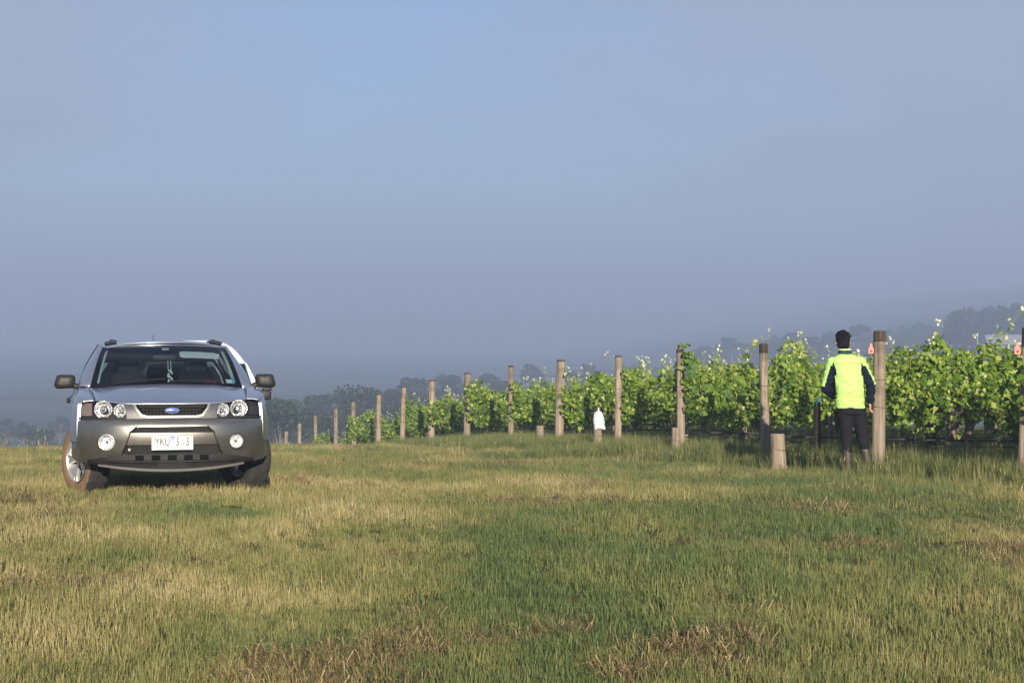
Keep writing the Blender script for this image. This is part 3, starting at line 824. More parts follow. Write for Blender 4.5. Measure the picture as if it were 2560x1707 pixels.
# -- surfaces of the front end, in car coordinates: x to the right as seen from the front, y back, z up
_prof = interp([(0.20, .20), (0.27, .13), (.33, .075), (.40, .035), (.5, .012), (.6, 0), (.69, .004), (.735, .018), (.752, .040), (.80, .055), (.88, .085), (.93, .125), (1.0, .2)])
def plan(x):
    q = min(1.0, abs(x) / 0.956); return 0.56 * (1 - math.sqrt(max(0.0, 1 - q ** 3)))
def Fr(x, z): return (x, plan(x) + float(_prof(z)) * (1 - 0.5 * min(1, abs(x) / .95) ** 4), z)
_sz = interp([(.25, .90), (.35, .935), (.5, .952), (.7, .955), (.85, .948), (.95, .932), (1.03, .906), (1.08, .885), (1.12, .86)])
def Sd(y, z, s=1):
    x = float(_sz(z))
    if y < .56: x *= max(0.0, 1 - (1 - max(y, 0.001) / .56) ** 2) ** (1 / 3)
    if y > 4.3: x *= 1 - 0.10 * ((y - 4.3) / .56) ** 2
    ar = 0
    for ya in (.93, 3.77):
        d = math.hypot(y - ya, z - .40); ar = max(ar, math.exp(-((d - .44) / .10) ** 2))
    return (s * (x + 0.014 * ar), y, z)
US = np.concatenate([np.arange(-.80, .801, .04)] + [np.array([s * v for v in (.83, .86, .885, .905, .92, .93, .938, .944, .949)]) for s in (-1, 1)])

CAR_Y = 18.25
CX, CY = (430 - 1280) * (CAR_Y - .90) / 4500 - 0.225 * 0.90, CAR_Y
CZ = gz(CX, CY)
car = empty("silver_wagon", (CX, CY, 0), R(13))
fw = (math.sin(R(13)), -math.cos(R(13)))
rear = (CX - fw[0] * 2.84, CY - fw[1] * 2.84)
zf, zr_ = gz(CX, CY) - 0.01, gz(*rear) - 0.01
PITCH = math.atan2(zf - zr_, 2.84)
car.location.z = zf
car.rotation_euler = (-PITCH, 0, R(13))
car.rotation_mode = 'XYZ'
tag(car, "silver four wheel drive wagon with grey brown bumper parked facing the camera", "car")
AX = 0.93          # front axle behind the bumper tip; the empty stands under the front axle
class Sub:
    pass
body = car
def shift(o): o.location.y -= AX; return o
parts0 = set(bpy.data.objects)

# bumper with openings
top = [(-.868, .56), (-.862, .70), (-.85, .752)]
bump_out = [(-.9525, .53), (-.952, .44), (-.945, .385), (-.90, .350), (-.80, .335), (-.62, .335), (-.40, .33), (0, .325), (.40, .33), (.62, .335), (.80, .335), (.90, .350), (.945, .385), (.952, .44), (.9525, .53),
            (.90, .545), (.897, .56), (.895, .70), (.885, .750), (.60, .752), (.40, .752), (.0, .752), (-.40, .752), (-.60, .752), (-.885, .750), (-.895, .70), (-.897, .56), (-.90, .545)]
openg = smooth_loop([(-.475, .418), (.475, .418), (.445, .50), (.40, .63), (.335, .682), (-.335, .682), (-.40, .63), (-.445, .50)], .05)
FOGX = .618; FOGZ = .535
holes = [openg] + [circle(s * FOGX, FOGZ, .078) for s in (-1, 1)]
panel("bumper", bump_out, Fr, M_CLAD, car, holes, .04, US, (0, .05, 0))
# header panel between the lamps, round the grille
gr_out = smooth_loop([(-.345, .897), (-.335, .86), (-.285, .797), (-.235, .782), (.235, .782), (.285, .797), (.335, .86), (.345, .897)], .03)
hdr = [(-.430, .757), (.430, .757), (.432, .80), (.440, .86), (.452, .885), (.44, .893), (.40, .899), (.375, .900), (.372, .897), (.352, .855), (.300, .784), (.245, .766), (-.245, .766), (-.300, .784), (-.352, .855), (-.372, .897), (-.375, .900), (-.40, .899), (-.44, .893), (-.452, .885), (-.440, .86), (-.432, .80)]
panel("grille_surround", hdr, Fr, M_CLAD, car, (), .03, None, (0, .04, 0))
# dark ledge under each lamp
for s in (-1, 1):
    q = [(s * .43, .757), (s * .60, .757), (s * .888, .757), (s * .888, .776), (s * .60, .776), (s * .43, .776)]
    panel("lamp_ledge", q if s > 0 else q[::-1], Fr, M_GREYPL, car, (), .03, None, (0, .04, 0), (0, -.004, 0))
# grille: bright U moulding, bars, mesh
gr = empty("grille"); gr.parent = car
ring_o = [(-.372, .899), (-.352, .855), (-.300, .784), (-.245, .7665), (.245, .7665), (.300, .784), (.352, .855), (.372, .899)]
ring_i = [(.346, .899), (.330, .858), (.284, .800), (.235, .786), (-.235, .786), (-.284, .800), (-.330, .858), (-.346, .899)]
panel("moulding", ring_o + ring_i, lambda x, z: (x, Fr(x, z)[1] - .010, z), M_TRIM, gr, (), .02, None, (0, .035, 0))
panel("backing", gr_out, lambda x, z: (x, Fr(x, z)[1] + .07, z), M_VOID, gr, (), .05, None, (0, -.03, 0))
def bar(z, h, d, hw, mat=M_BLACK):
    mb = MB(); N = 16
    pts = [(-hw + 2 * hw * i / N) for i in range(N + 1)]
    mb.loft([[(x, Fr(x, z)[1] + d + dy, z + dz) for dy, dz in ((0, -h / 2), (-.012, 0), (0, h / 2), (.03, h / 2), (.03, -h / 2))] for x in pts]); return sharpen(mb.build("bar", mat, gr), 50)
for z, hw in ((.860, .325), (.832, .31), (.803, .275)): bar(z, .010, .012, hw, M_GREYPL)
def lattice(name, z0, z1, hw0, hw1, d, parent, step, r=.0035, mat=None, surf=Fr):
    mb = MB(); H = z1 - z0; n = int(2 * hw0 / step) + 1
    for k in range(-n, n + 1):
        for dr in (-1, 1):
            xa, xb = k * step, k * step + dr * step * (H / .032)
            P = []
            for q in range(7):
                tt = q / 6; x = xa + (xb - xa) * tt; z = z0 + H * tt; hw = hw0 + (hw1 - hw0) * tt
                if abs(x) < hw: P.append((x, surf(x, z)[1] + d, z))
            if len(P) > 1: mb.tube(P, r, 4)
    return mb.build(name, mat or M_MESH, parent)
M_MESH = mat_plain("grille_mesh_plastic", (.075, .072, .068), .45)
lattice("mesh", .786, .896, .26, .335, .030, gr, .034, .003)
# badge
bd = empty("badge"); bd.parent = car; bd.location = (0, Fr(0, .836)[1] - .012, .836)
mb = MB(); mb.loft([[(x * k, -y_, z * k) for x, z in circle(0, 0, .072, 32, .0285)] for y_, k in ((-.01, 1.0), (.004, 1.0), (.008, .96))]); sharpen(mb.build("rim", M_CHROME, bd), 40)
mb = MB(); mb.loft([[(x * k, -y_, z * k) for x, z in circle(0, 0, .066, 32, .0235)] for y_, k in ((0, 1.0), (.010, 1.0), (.012, .9))]); sharpen(mb.build("oval", M_BLUE, bd), 40)
lt = link("lettering", text_mesh("Ford", .040, .0006, .35, 1.25), M_CHROME, bd); lt.location = (0, -.0135, 0)
# middle opening: cavity, mesh strips, painted plate band
mo = empty("lower_grille"); mo.parent = car
panel("cavity", smooth_loop([(-.49, .405), (.49, .405), (.41, .64), (.34, .695), (-.34, .695), (-.41, .64)], .05), lambda x, z: (x, Fr(x, z)[1] + .085, z), M_VOID, mo, (), .06, None, (0, -.04, 0))
lattice("mesh", .625, .684, .40, .345, .035, mo, .030, .003)
lattice("mesh", .420, .505, .47, .44, .035, mo, .030, .003)
band = smooth_loop([(-.442, .508), (.442, .508), (.402, .622), (-.402, .622)], .012)
panel("plate_band", band, lambda x, z: (x, Fr(x, z)[1] + .012, z), M_CLAD, mo, (), .04, None, (0, .05, 0))
for s in (-1, 1):
    mb = MB(); mb.tube([(s * .335, Fr(.335, .684)[1] + .004, .684), (s * .398, Fr(.4, .63)[1] + .004, .63), (s * .444, Fr(.444, .50)[1] + .004, .50), (s * .478, Fr(.478, .415)[1] + .004, .415)], .009, 6)
    mb.build("edge_trim", M_GREYPL, mo, True)
mb = MB(); mb.lathe([(.030, -.01), (.030, .012), (.018, .014), (.016, .0), (.006, .0)], 20, 'y', (-.405, Fr(.4, .462)[1] + .02, .462)); mb.build("tow_eye", M_BLACK, mo, True)
mb = MB(); mb.lathe([(.012, -.014), (.009, -.017), (.007, -.014)], 16, 'y', (-.405, Fr(.4, .462)[1] + .02, .462)); mb.build("tow_eye_ring", M_TRIM, mo, True)
# number plate
pl = empty("number_plate"); pl.parent = car; pl.location = (0.0, -.022, .526)
mb = MB(); mb.box((0, .006, .0), (.395, .012, .142), None, .004); mb.build("holder", M_TRIM, pl)
mb = MB()
pf = smooth_loop([(-.186, -.067), (.186, -.067), (.186, .067), (-.186, .067)], .012)
mb.loft([[(x * k, y_, z * k) for x, z in pf] for y_, k in ((.001, 1), (-.004, 1), (-.006, .985))]); sharpen(mb.build("plate", M_WHITEP, pl), 40)
for s, x in (("Y", -.145), ("K", -.097), ("U", -.050), ("5", .050), ("1", .100), ("5", .145)):
    o = link("letter", text_mesh(s, .104, .0012, 0, .74, 1, .0022), M_INK, pl); o.location = (x, -.0075, .006)
o = link("slogan", text_mesh("VICTORIA - THE PLACE TO BE", .019, .0006, 0, 1.18), M_INK, pl); o.location = (0, -.0072, -.052)
mb = MB(); mb.loft([[(x, y_, z) for x, z in ((-.030, .064), (.030, .064), (0, .012))] for y_ in (-.0064, -.0078)]); tr_ = mb.build("triangle", M_BLUE, pl)
mb = MB()
for sx_, sz_ in ((0, .054), (-.008, .044), (.008, .043), (0, .034), (.001, .024)): mb.lathe([(.0035, -.0084), (.0002, -.0090)], 6, 'y', (sx_, 0, sz_))
mb.build("stars", M_WHITEP, tr_)
# fog lamps
for s in (-1, 1):
    fg = empty("fog_lamp"); fg.parent = car; fy = Fr(FOGX, FOGZ)[1]; fg.location = (s * FOGX, fy, FOGZ); fg.rotation_euler = (0, 0, s * R(12))
    mb = MB(); mb.lathe([(.080, .03), (.080, -.008), (.074, -.013), (.069, -.006), (.067, .03)], 32, 'y'); mb.build("bezel", M_TRIM if s < 0 else M_GREYPL, fg, True)
    mb = MB(); mb.lathe([(.068, .012), (.055, .03), (.035, .045), (.012, .052), (.0005, .053)], 32, 'y'); mb.build("reflector", M_REFL, fg, True)
    mb = MB(); mb.lathe([(.018, .045), (.018, .02), (.012, .012), (.0005, .010)], 16, 'y'); mb.build("bulb_shield", M_CHROME, fg, True)
    mb = MB(); mb.lathe([(.069, .002), (.05, -.006), (.025, -.010), (.0005, -.011)], 32, 'y'); mb.build("lens", M_LENS, fg, True)
# headlamps
hl = [(.425, .778), (.428, .82), (.440, .868), (.470, .893), (.52, .909), (.60, .921), (.72, .932), (.80, .936), (.872, .930), (.892, .86), (.894, .778)]
for s in (-1, 1):
    hd = empty("headlight"); hd.parent = car
    ol = [(s * x, z) for x, z in hl]
    if s > 0: ol = ol[::-1]
    panel("housing", ol, lambda x, z: (x, Fr(x, z)[1] + .075, z), M_BLACK, hd, (), .03, None, (0, -.06, 0))
    for cx, cz, r, nm in ((.650, .850, .080, "main_reflector"), (.492, .838, .058, "small_reflector")):
        c = Fr(cx, cz); mb = MB()
        mb.lathe([(r * 1.06, .0), (r * 1.0, -.004), (r * .97, .006), (r * .8, .03), (r * .5, .05), (r * .3, .056)], 36, 'y'); o = mb.build(nm, M_REFL, hd, True)
        o.location = (s * cx, c[1] + .016, cz); o.rotation_euler = (0, 0, s * R(7))
        mb = MB(); mb.lathe([(r * .34, .055), (r * .34, .015), (r * .22, .006), (.0005, .004)], 20, 'y'); b = mb.build("bulb", M_CHROME, o, True)
        mb = MB(); mb.lathe([(r * .42, .05), (r * .42, .022), (r * .36, .022), (r * .36, .05)], 20, 'y'); b = mb.build("bulb_ring", M_GREYPL, o, True)
    q = [(s * .755, .790), (s * .756, .915), (s * .862, .914), (s * .876, .86), (s * .878, .79)]
    panel("indicator", q if s > 0 else q[::-1], lambda x, z: (x, Fr(x, z)[1] + .030, z), M_AMBER if s < 0 else M_GREYPL, hd, (), .02, None, (0, .02, 0))
    panel("lens", ol, lambda x, z: (x, Fr(x, z)[1] - .002, z), M_LENS, hd, (), .03, None, (0, .008, 0))
# lower valance: black spoiler with solid near-black blocks painted as slot shade, and a bright lip
mb = MB(); N = 30
rings = []
for i in range(N + 1):
    x = -.80 + 1.6 * i / N; e = (abs(x) / .80) ** 2
    zb = .255 + .080 * e; zt_ = .418 - .05 * max(0, abs(x) - .45) / .35
    y0 = plan(x)
    rings.append([(x, y0 + .012, zt_ - .02 * 0), (x, y0 + .02, .36), (x, y0 + .055, .332), (x, y0 + .075, zb + .006), (x, y0 + .12, zb), (x, y0 + .20, zb + .02), (x, y0 + .12, zt_)])
mb.loft(rings); sharpen(mb.build("spoiler", M_GREYPL, car), 35)
mb = MB()
for i, x in enumerate((-.31, -.155, 0, .152, .305)): mb.box((x, plan(x) + .028, .385), (.082, .05, .046), None, .004)
for i, x in enumerate((-.31, -.155, 0, .152, .305)): pass
ob = mb.build("slot_shade", M_VOID, car); ob["kind"] = "stuff"
mb = MB()
mb.loft([[(x, plan(x) + .070 + dy, .255 + .080 * (abs(x) / .80) ** 2 + dz) for dy, dz in ((0, -.010), (-.006, .004), (.004, .016), (.02, .008), (.02, -.010))] for x in np.linspace(-.70, .70, 29)]); sharpen(mb.build("lip", M_TRIM, car), 50)
mb = MB(); mb.tube([(x, plan(x) + .022, .3465) for x in np.linspace(-.60, .60, 21)], .006, 5); mb.build("crease", M_GREYPL, car, True)

# bonnet
def hood_front(x):
    a = abs(x); z = np.interp(a, [0, .36, .40, .46, .52, .60, .72, .80], [.903, .905, .908, .906, .916, .928, .939, .942]); return float(z)
def hood(u, v):
    x = (2 * u - 1); hw = .722 + .075 * v; x *= hw
    z0 = hood_front(x); y0 = Fr(x, z0)[1] - .006
    yr = 1.14 + .20 * (x / .8) ** 2; zr = 1.105 - .045 * (x / .8) ** 2
    g = 1 - (1 - v) ** 2.1
    zz = z0 + (zr - z0) * g + .012 * math.exp(-((abs(x) - .46) / .10) ** 2) * math.sin(math.pi * v) - .006 * math.exp(-((abs(x) - .62) / .08) ** 2) * math.sin(math.pi * v)
    return (x, y0 + (yr - y0) * v, zz)
o = grid_patch("bonnet", hood, 40, 26, M_SILVER, car, .012)
# fenders and sides
def arch(yc, r, z0, a0, a1, n=14): return [(yc + r * math.cos(a), z0 + r * math.sin(a)) for a in np.linspace(a0, a1, n)]
side_out = [(.33, .545), (.46, .533)] + arch(.93, .415, .372, R(159), R(4), 16) + [(1.36, .40), (1.40, .33), (3.30, .33), (3.345, .40)] + arch(3.77, .415, .372, R(176), R(8), 16) + [(4.25, .40), (4.60, .42), (4.83, .45), (4.84, .75), (4.80, 1.07), (4.0, 1.085), (2.6, 1.08), (1.33, 1.075), (1.1, 1.05), (.8, 1.02), (.5, .98), (.33, .937)]
for s in (-1, 1):
    panel("side_panel", side_out, lambda y, z: Sd(y, z, s), M_SILVER, car, (), .05, None, (-s * .03, 0, 0))
    def ftop(u, v):
        y = .27 + (1.38 - .27) * v; zt = float(np.interp(y, [.27, .31, .5, .8, 1.1, 1.38], [.925, .935, .98, 1.02, 1.05, 1.078])); a = Vector(Sd(y, zt, s))
        h = Vector(hood(1.0, np.clip((y - .30) / 1.06, 0, 1))); h.y = y; h.x = s * (h.x + .006)
        m = a.lerp(h, .5) + Vector((s * .022, 0, .012))
        return tuple(a * (1 - u) ** 2 + m * 2 * u * (1 - u) + h * u * u)
    grid_patch("fender_top", ftop, 8, 20, M_SILVER, car, .01)
    # dark wheel-arch lip and sill
    mb = MB(); mb.tube([(Sd(y, z, s)[0] - s * .012, y, z) for y, z in arch(.93, .412, .372, R(158), R(4), 18)], .014, 6); mb.build("arch_lip", M_CLAD, car, True)
    mb = MB(); mb.tube([(Sd(y, z, s)[0] - s * .012, y, z) for y, z in arch(3.77, .412, .372, R(176), R(4), 18)], .014, 6); mb.build("arch_lip", M_CLAD, car, True)
    mb = MB(); mb.box((s * .90, 2.35, .34), (.10, 1.95, .10), None, .02); mb.build("sill", M_CLAD, car)
    for yd in (2.02, 2.60):
        mb = MB(); mb.tube([(Sd(yd, z, s)[0] + s * .001, yd, z) for z in np.linspace(.42, 1.07, 10)], .004, 4); mb.build("door_gap", M_VOID, car)
    for yh in (2.42, 3.40):
        mb = MB(); mb.box((Sd(yh, .93, s)[0] + s * .018, yh, .93), (.03, .20, .035), None, .010); sharpen(mb.build("door_handle", M_SILVER, car))

# greenhouse
_zr = interp([(1.9, 1.502), (2.1, 1.520), (2.6, 1.548), (3.2, 1.552), (3.9, 1.52), (4.5, 1.44)])
def G(y, t_, s): 
    x = .885 + (.672 - .885) * t_ + .030 * math.sin(math.pi * t_); x -= .05 * max(0, y - 3.9)
    return (s * x, y, 1.078 + (float(_zr(y)) - 1.078) * t_)
def WS(u, v):
    w = .775 + (.645 - .775) * v
    y = 1.13 + (1.945 - 1.13) * v + (.205 + (.075 - .205) * v) * u * u; z = 1.098 + (1.532 - 1.098) * v - .028 * u * u
    bul = .035 * math.sin(math.pi * v); return (u * w, y - bul * .45, z + bul * .9)
grid_patch("windscreen", lambda a, b: WS(2 * a - 1, b), 24, 14, M_GLASS, car)
# black frit border on the inside of the glass
fr_o = [(-1, 0), (1, 0), (1, 1), (-1, 1)]; fr_i = smooth_loop([(-.93, .06), (.93, .06), (.945, .95), (-.945, .95)], .07)
panel("windscreen_border", fr_o, lambda u, v: tuple(Vector(WS(u, v)) + Vector((0, .006, -.003))), M_VOID, car, [fr_i], .06, None, (0, 0.001, 0))
mb = MB(); mb.tube([WS(2 * i / 20 - 1, 1.0) for i in range(21)], .009, 6); mb.build("screen_trim", M_CHROME, car, True)
for s in (-1, 1):
    def apil(u, v):
        a = Vector(WS(s * 1.0, v)); b = Vector(G(1.40 + .74 * v, v, s)); m = a.lerp(b, .5) + Vector((s * .014, -.02, .012))
        return tuple(a * (1 - u) ** 2 + m * 2 * u * (1 - u) + b * u * u)
    grid_patch("front_pillar", apil, 6, 12, M_SILVER, car, .02)
    def strip(y00, y01, y10, y11, t0=0.0, t1=1.0):
        return lambda u, v: G((y00 + (y01 - y00) * u) * (1 - v) + (y10 + (y11 - y10) * u) * v, t0 + (t1 - t0) * v, s)
    grid_patch("side_window", strip(1.42, 2.55, 2.14, 2.55, .02, .93), 8, 8, M_GLASS, car)
    grid_patch("side_window", strip(2.66, 3.52, 2.66, 3.50, .02, .93), 8, 8, M_DARKGL, car)
    grid_patch("side_window", strip(3.62, 4.45, 3.60, 4.25, .06, .90), 8, 8, M_DARKGL, car)
    grid_patch("window_pillar", strip(2.55, 2.66, 2.55, 2.66), 3, 8, M_BLACK, car, .03)
    grid_patch("window_pillar", strip(3.52, 3.62, 3.50, 3.60), 3, 8, M_SILVER, car, .03)
    grid_patch("window_pillar", strip(4.45, 4.72, 4.25, 4.40), 3, 8, M_SILVER, car, .03)
    grid_patch("roof_edge", strip(2.14, 4.40, 2.14, 4.40, .93, 1.0), 16, 2, M_SILVER, car, .02)
    # inner trim of the front pillar
    def ipil(u, v):
        a = Vector(WS(s * (.90 + .055 * u), .10 + .84 * v)); return tuple(a + Vector((0, .055, -.01)))
    grid_patch("pillar_trim", ipil, 3, 10, M_TRIMG, car, .01)
    # mirrors
    mi = empty("door_mirror"); mi.parent = car; mi.location = (s * 1.03, 1.52, 1.135)
    mb = MB(); sec = []
    for y_, k in ((-.072, .35), (-.068, .62), (-.056, .82), (-.035, .94), (-.005, 1.0), (.05, 1.0), (.065, .95)):
        sec.append([(s * x * k, y_, z * k) for x, z in smooth_loop([(-.095, -.062), (.085, -.070), (.115, -.035), (.085, .068), (.05, .078), (-.085, .075), (-.105, .05)], .045, 3)])
    mb.loft(sec); sharpen(mb.build("housing", M_GREYPL, mi), 35)
    mb = MB(); mb.box((s * .005, .068, .005), (.17, .004, .115), None, .0015); mb.build("mirror_glass", M_CHROME, mi)
    mb = MB(); mb.tube([(-s * .07, .0, -.03), (-s * .12, .01, -.045), (-s * .165, .02, -.07)], [.035, .028, .034], 8); mb.build("stem", M_GREYPL, mi, True)
    mb = MB(); mb.loft([[(-s * .150 + s * k, y_, z_) for y_, z_ in ((-.07, -.07), (.07, -.06), (.05, -.02), (-.05, -.03), (-.06, -.12), (0, -.19))] for k in (-.03, .012)]); mb.build("foot", M_GREYPL, mi)
    if s > 0:
        mb = MB(); mb.box((.02, .0, -.085), (.10, .08, .03), None, .012); sharpen(mb.build("puddle_lamp", M_GREYPL, mi))
    # roof rail
    rl = empty("roof_rail"); rl.parent = car
    mb = MB(); mb.tube([(s * .575, 2.20, 1.555), (s * .560, 2.30, 1.575), (s * .55, 2.6, 1.600), (s * .55, 3.4, 1.610), (s * .54, 4.0, 1.59), (s * .535, 4.1, 1.555)], [.014, .018, .018, .018, .018, .014], 8, True, 1.3); mb.build("rail", M_BLACK, rl, True)
    mb = MB(); mb.box((s * .565, 2.34, 1.572), (.13, .22, .034), Matrix.Rotation(s * R(12), 3, 'Y'), .014); mb.build("rail_foot", M_BLACK, rl)
def roof(u, v):
    y = 1.945 + (4.46 - 1.945) * v; s = 2 * u - 1; e = Vector(WS(s, 1.0)) if v == 0 else None
    hw = .672 - .05 * max(0, y - 3.9); ze = float(_zr(y)); crown = .055 * (1 - abs(s) ** 2.6)
    yy = y + .075 * s * s * (1 - v); xx = s * (hw if v > .08 else .645 + (hw - .645) * v / .08)
    return (xx, yy, ze + crown)
grid_patch("roof", roof, 24, 24, M_SILVER, car, .006)
panel("headliner", [(-.62, 2.05), (.62, 2.05), (.60, 4.3), (-.60, 4.3)], lambda x, y: (x, y, float(_zr(y)) - .02 + .04 * (1 - (x / .65) ** 2)), M_SEAT, car, (), .15, None, (0, 0, -.01))
# tail
def tail(u, v):
    s = 2 * u - 1; z = .45 + (1.44 - .45) * v; y = 4.86 - .06 * s * s - .42 * max(0, (z - 1.05) / .40) ** 1.1; hw = (.90 if z < 1.05 else .90 - .28 * (z - 1.05) / .4)
    return (s * hw, y, z)
grid_patch("tailgate", lambda u, v: tail(u, v * .62), 12, 10, M_SILVER, car, .03)
grid_patch("rear_window", lambda u, v: tail(.06 + u * .88, .62 + v * .36), 12, 6, M_DARKGL, car)
grid_patch("rear_header", lambda u, v: tuple(Vector(tail(u, .97)).lerp(Vector(roof(u, 1.0)), v)), 12, 3, M_SILVER, car, .02)
mb = MB(); mb.box((0, 4.80, .46), (1.78, .18, .26), None, .05); sharpen(mb.build("rear_bumper", M_CLAD, car))
for s in (-1, 1):
    mb = MB(); mb.box((s * .84, 4.80, .95), (.12, .10, .24), None, .03); sharpen(mb.build("tail_light", M_REDP, car))
mb = MB(); mb.tube([(-.05, 3.75, 1.585), (-.055, 3.80, 1.64), (-.075, 3.95, 1.72)], [.006, .004, .003], 5); mb.build("aerial", M_BLACK, car)
# wipers
for xa, xb in ((-.52, -.02), (.02, .55)):
    P = []
    for q in range(6):
        t_ = q / 5; x = xa + (xb - xa) * t_; w = Vector(WS(x / .77, .045 + .05 * t_)); P.append(w + Vector((0, -.02, .012)))
    mb = MB(); mb.tube(P, .008, 5); mb.build("wiper", M_BLACK, car)
panel("cowl", [(-.76, 1.09), (.76, 1.09), (.76, 1.20), (-.76, 1.20)], lambda x, y: (x, y + .20 * (x / .8) ** 2, 1.083 - .045 * (x / .8) ** 2), M_VOID, car, (), .08, None, (0, 0, -.02))
# cabin
mb = MB(); mb.box((0, 1.62, 1.00), (1.48, .62, .16), None, .05); mb.box((-.37, 1.74, 1.085), (.40, .28, .06), None, .03); sharpen(mb.build("dashboard", M_BLACK, car))
stw = MB(); stw.lathe([(.185 + .014 * math.cos(a), .014 * math.sin(a)) for a in np.linspace(0, 6.28, 8, endpoint=False)], 28, 'y', close=True); stw.box((0, .01, -.04), (.34, .02, .05), None, .01); stw.box((0, .012, 0), (.12, .03, .12), None, .02)
o = stw.build("steering_wheel", M_BLACK, car, True); o.location = (-.37, 1.98, 1.02); o.rotation_euler = (R(-24), 0, 0)
for sx_, yy, w_ in ((-.37, 2.45, .25), (.37, 2.45, .25), (-.40, 3.35, .26), (.40, 3.35, .26)):
    st = empty("seat"); st.parent = car; st.location = (sx_, yy, 0)
    mb = MB(); mb.box((0, -.05, .66), (2 * w_, .52, .18), None, .06); sharpen(mb.build("cushion", M_SEAT, st))
    mb = MB(); mb.loft([[(x * k, .18 + .10 * t_ + y_, .66 + .60 * t_) for x, y_ in smooth_loop([(-w_, -.06), (w_, -.06), (w_ * .9, .07), (-w_ * .9, .07)], .05, 3)] for t_, k in ((0, .95), (.3, 1.0), (.75, .92), (.95, .72), (1.0, .55))]); sharpen(mb.build("backrest", M_SEAT, st))
    mb = MB(); mb.box((0, .29, 1.335 if yy < 3 else 1.30), (.25, .10, .16), None, .045); sharpen(mb.build("headrest", M_SEAT, st))
mb = MB(); mb.box((0.0, 2.02, 1.400), (.25, .035, .065), None, .015); sharpen(mb.build("rear_view_mirror", M_GREYPL, car))
mb = MB()
for dx in (-.012, .018): mb.tube([(.045 + dx, 2.02, 1.40), (.05 + dx, 2.02, 1.27)], .004, 4)
for q in range(6): mb.box((.055 + .02 * math.sin(q * 2), 2.02, 1.26 - q * .022), (.035, .02, .02), Matrix.Rotation(q, 3, 'Y'), .004)
mb.build("hanging_charm", M_TRIMG, car)
def onglass(name, u0, u1, v0, v1, mat, depth=.02, rr=.0):
    ol = [(u0, v0), (u1, v0), (u1, v1), (u0, v1)]
    if rr: ol = smooth_loop(ol, rr)
    return panel(name, ol, lambda u, v: tuple(Vector(WS(u, v)) + Vector((0, depth, -depth * .4))), mat, car, (), .05, None, (0, .006, 0))
onglass("toll_tag", -.05, .06, .86, .915, M_WHITEP)
onglass("sun_visor", .22, .83, .66, .86, M_VISOR, .05, .07)
onglass("registration_label", .80, .885, .075, .15, M_WHITEP, .012)
onglass("sticker", .885, .925, .06, .20, M_CYAN, .012)
onglass("parking_card", .50, .66, .075, .115, M_REDP, .03)
# underbody, wheel wells
mb = MB(); mb.box((0, 2.4, .50), (1.40, 4.2, .36), None, .05); mb.box((0, .50, .55), (1.30, .5, .3), None, .05); mb.build("underbody", M_VOID, car)
mb = MB(); mb.box((0, .75, .78), (1.52, .95, .30), None, .05); mb.build("engine_bay", M_VOID, car)
mb = MB(); mb.tube([(-.70, .93, .36), (.70, .93, .36)], .06, 8); mb.tube([(-.70, 3.77, .36), (.70, 3.77, .36)], .06, 8); mb.build("axle", M_VOID, car)
# small knob on a stalk, image-left
mb = MB(); mb.tube([(-.93, 1.50, 1.06), (-.955, 1.52, 1.00), (-.985, 1.53, .965)], .005, 5); mb.lathe([(.0005, -.030), (.016, -.020), (.022, 0), (.016, .022), (.0005, .030)], 12, 'z', (-.995, 1.53, .945)); mb.build("stalk_knob", M_BLACK, car, True)
for o in [o for o in bpy.data.objects if o not in parts0 and o.parent is car]: o.location.y -= AX

# wheels
def tyre_mesh():
    R0, W = .362, .235; n = 72; V, F = [], []
    prof = [(-.080, .225), (-.110, .245), (-.120, .285), (-.114, .325), (-.104, .347), (-.085, .357), (-.058, .361), (-.055, .353), (-.047, .353), (-.044, .362), (-.012, .363), (-.008, .354), (.008, .354), (.012, .363)]
    prof = prof + [(-x, r) for x, r in prof[11::-1] if (-x, r) not in prof and x < -.012]
    prof = [(-.080, .225), (-.110, .245), (-.120, .285), (-.114, .325), (-.106, .345), (-.088, .357), (-.058, .361), (-.054, .352), (-.046, .352), (-.042, .362), (-.010, .363), (-.006, .353),
            (.006, .353), (.010, .363), (.042, .362), (.046, .352), (.054, .352), (.058, .361), (.088, .357), (.106, .345), (.114, .325), (.120, .285), (.110, .245), (.080, .225)]
    m = len(prof)
    for k in range(n):
        a = 2 * math.pi * k / n
        for j, (x, r) in enumerate(prof):
            if 4 <= j <= 6 or 17 <= j <= 19: r = r - (.010 if k % 3 == 0 else 0)
            elif j in (9, 10, 13, 14): r = r - (.007 if (k + (1 if j > 11 else 0)) % 3 == 0 else 0)
            V.append((x, r * math.cos(a), r * math.sin(a)))
    for k in range(n):
        for j in range(m - 1): F.append((k * m + j, k * m + j + 1, ((k + 1) % n) * m + j + 1, ((k + 1) % n) * m + j))
    me = mesh_from(V, F, "tyre")
    me.materials.append(M_RUBBER); me.materials.append(M_DUSTY)
    for i, p in enumerate(me.polygons):
        j = i % (m - 1); p.material_index = 1 if (j <= 3) else 0
    return me
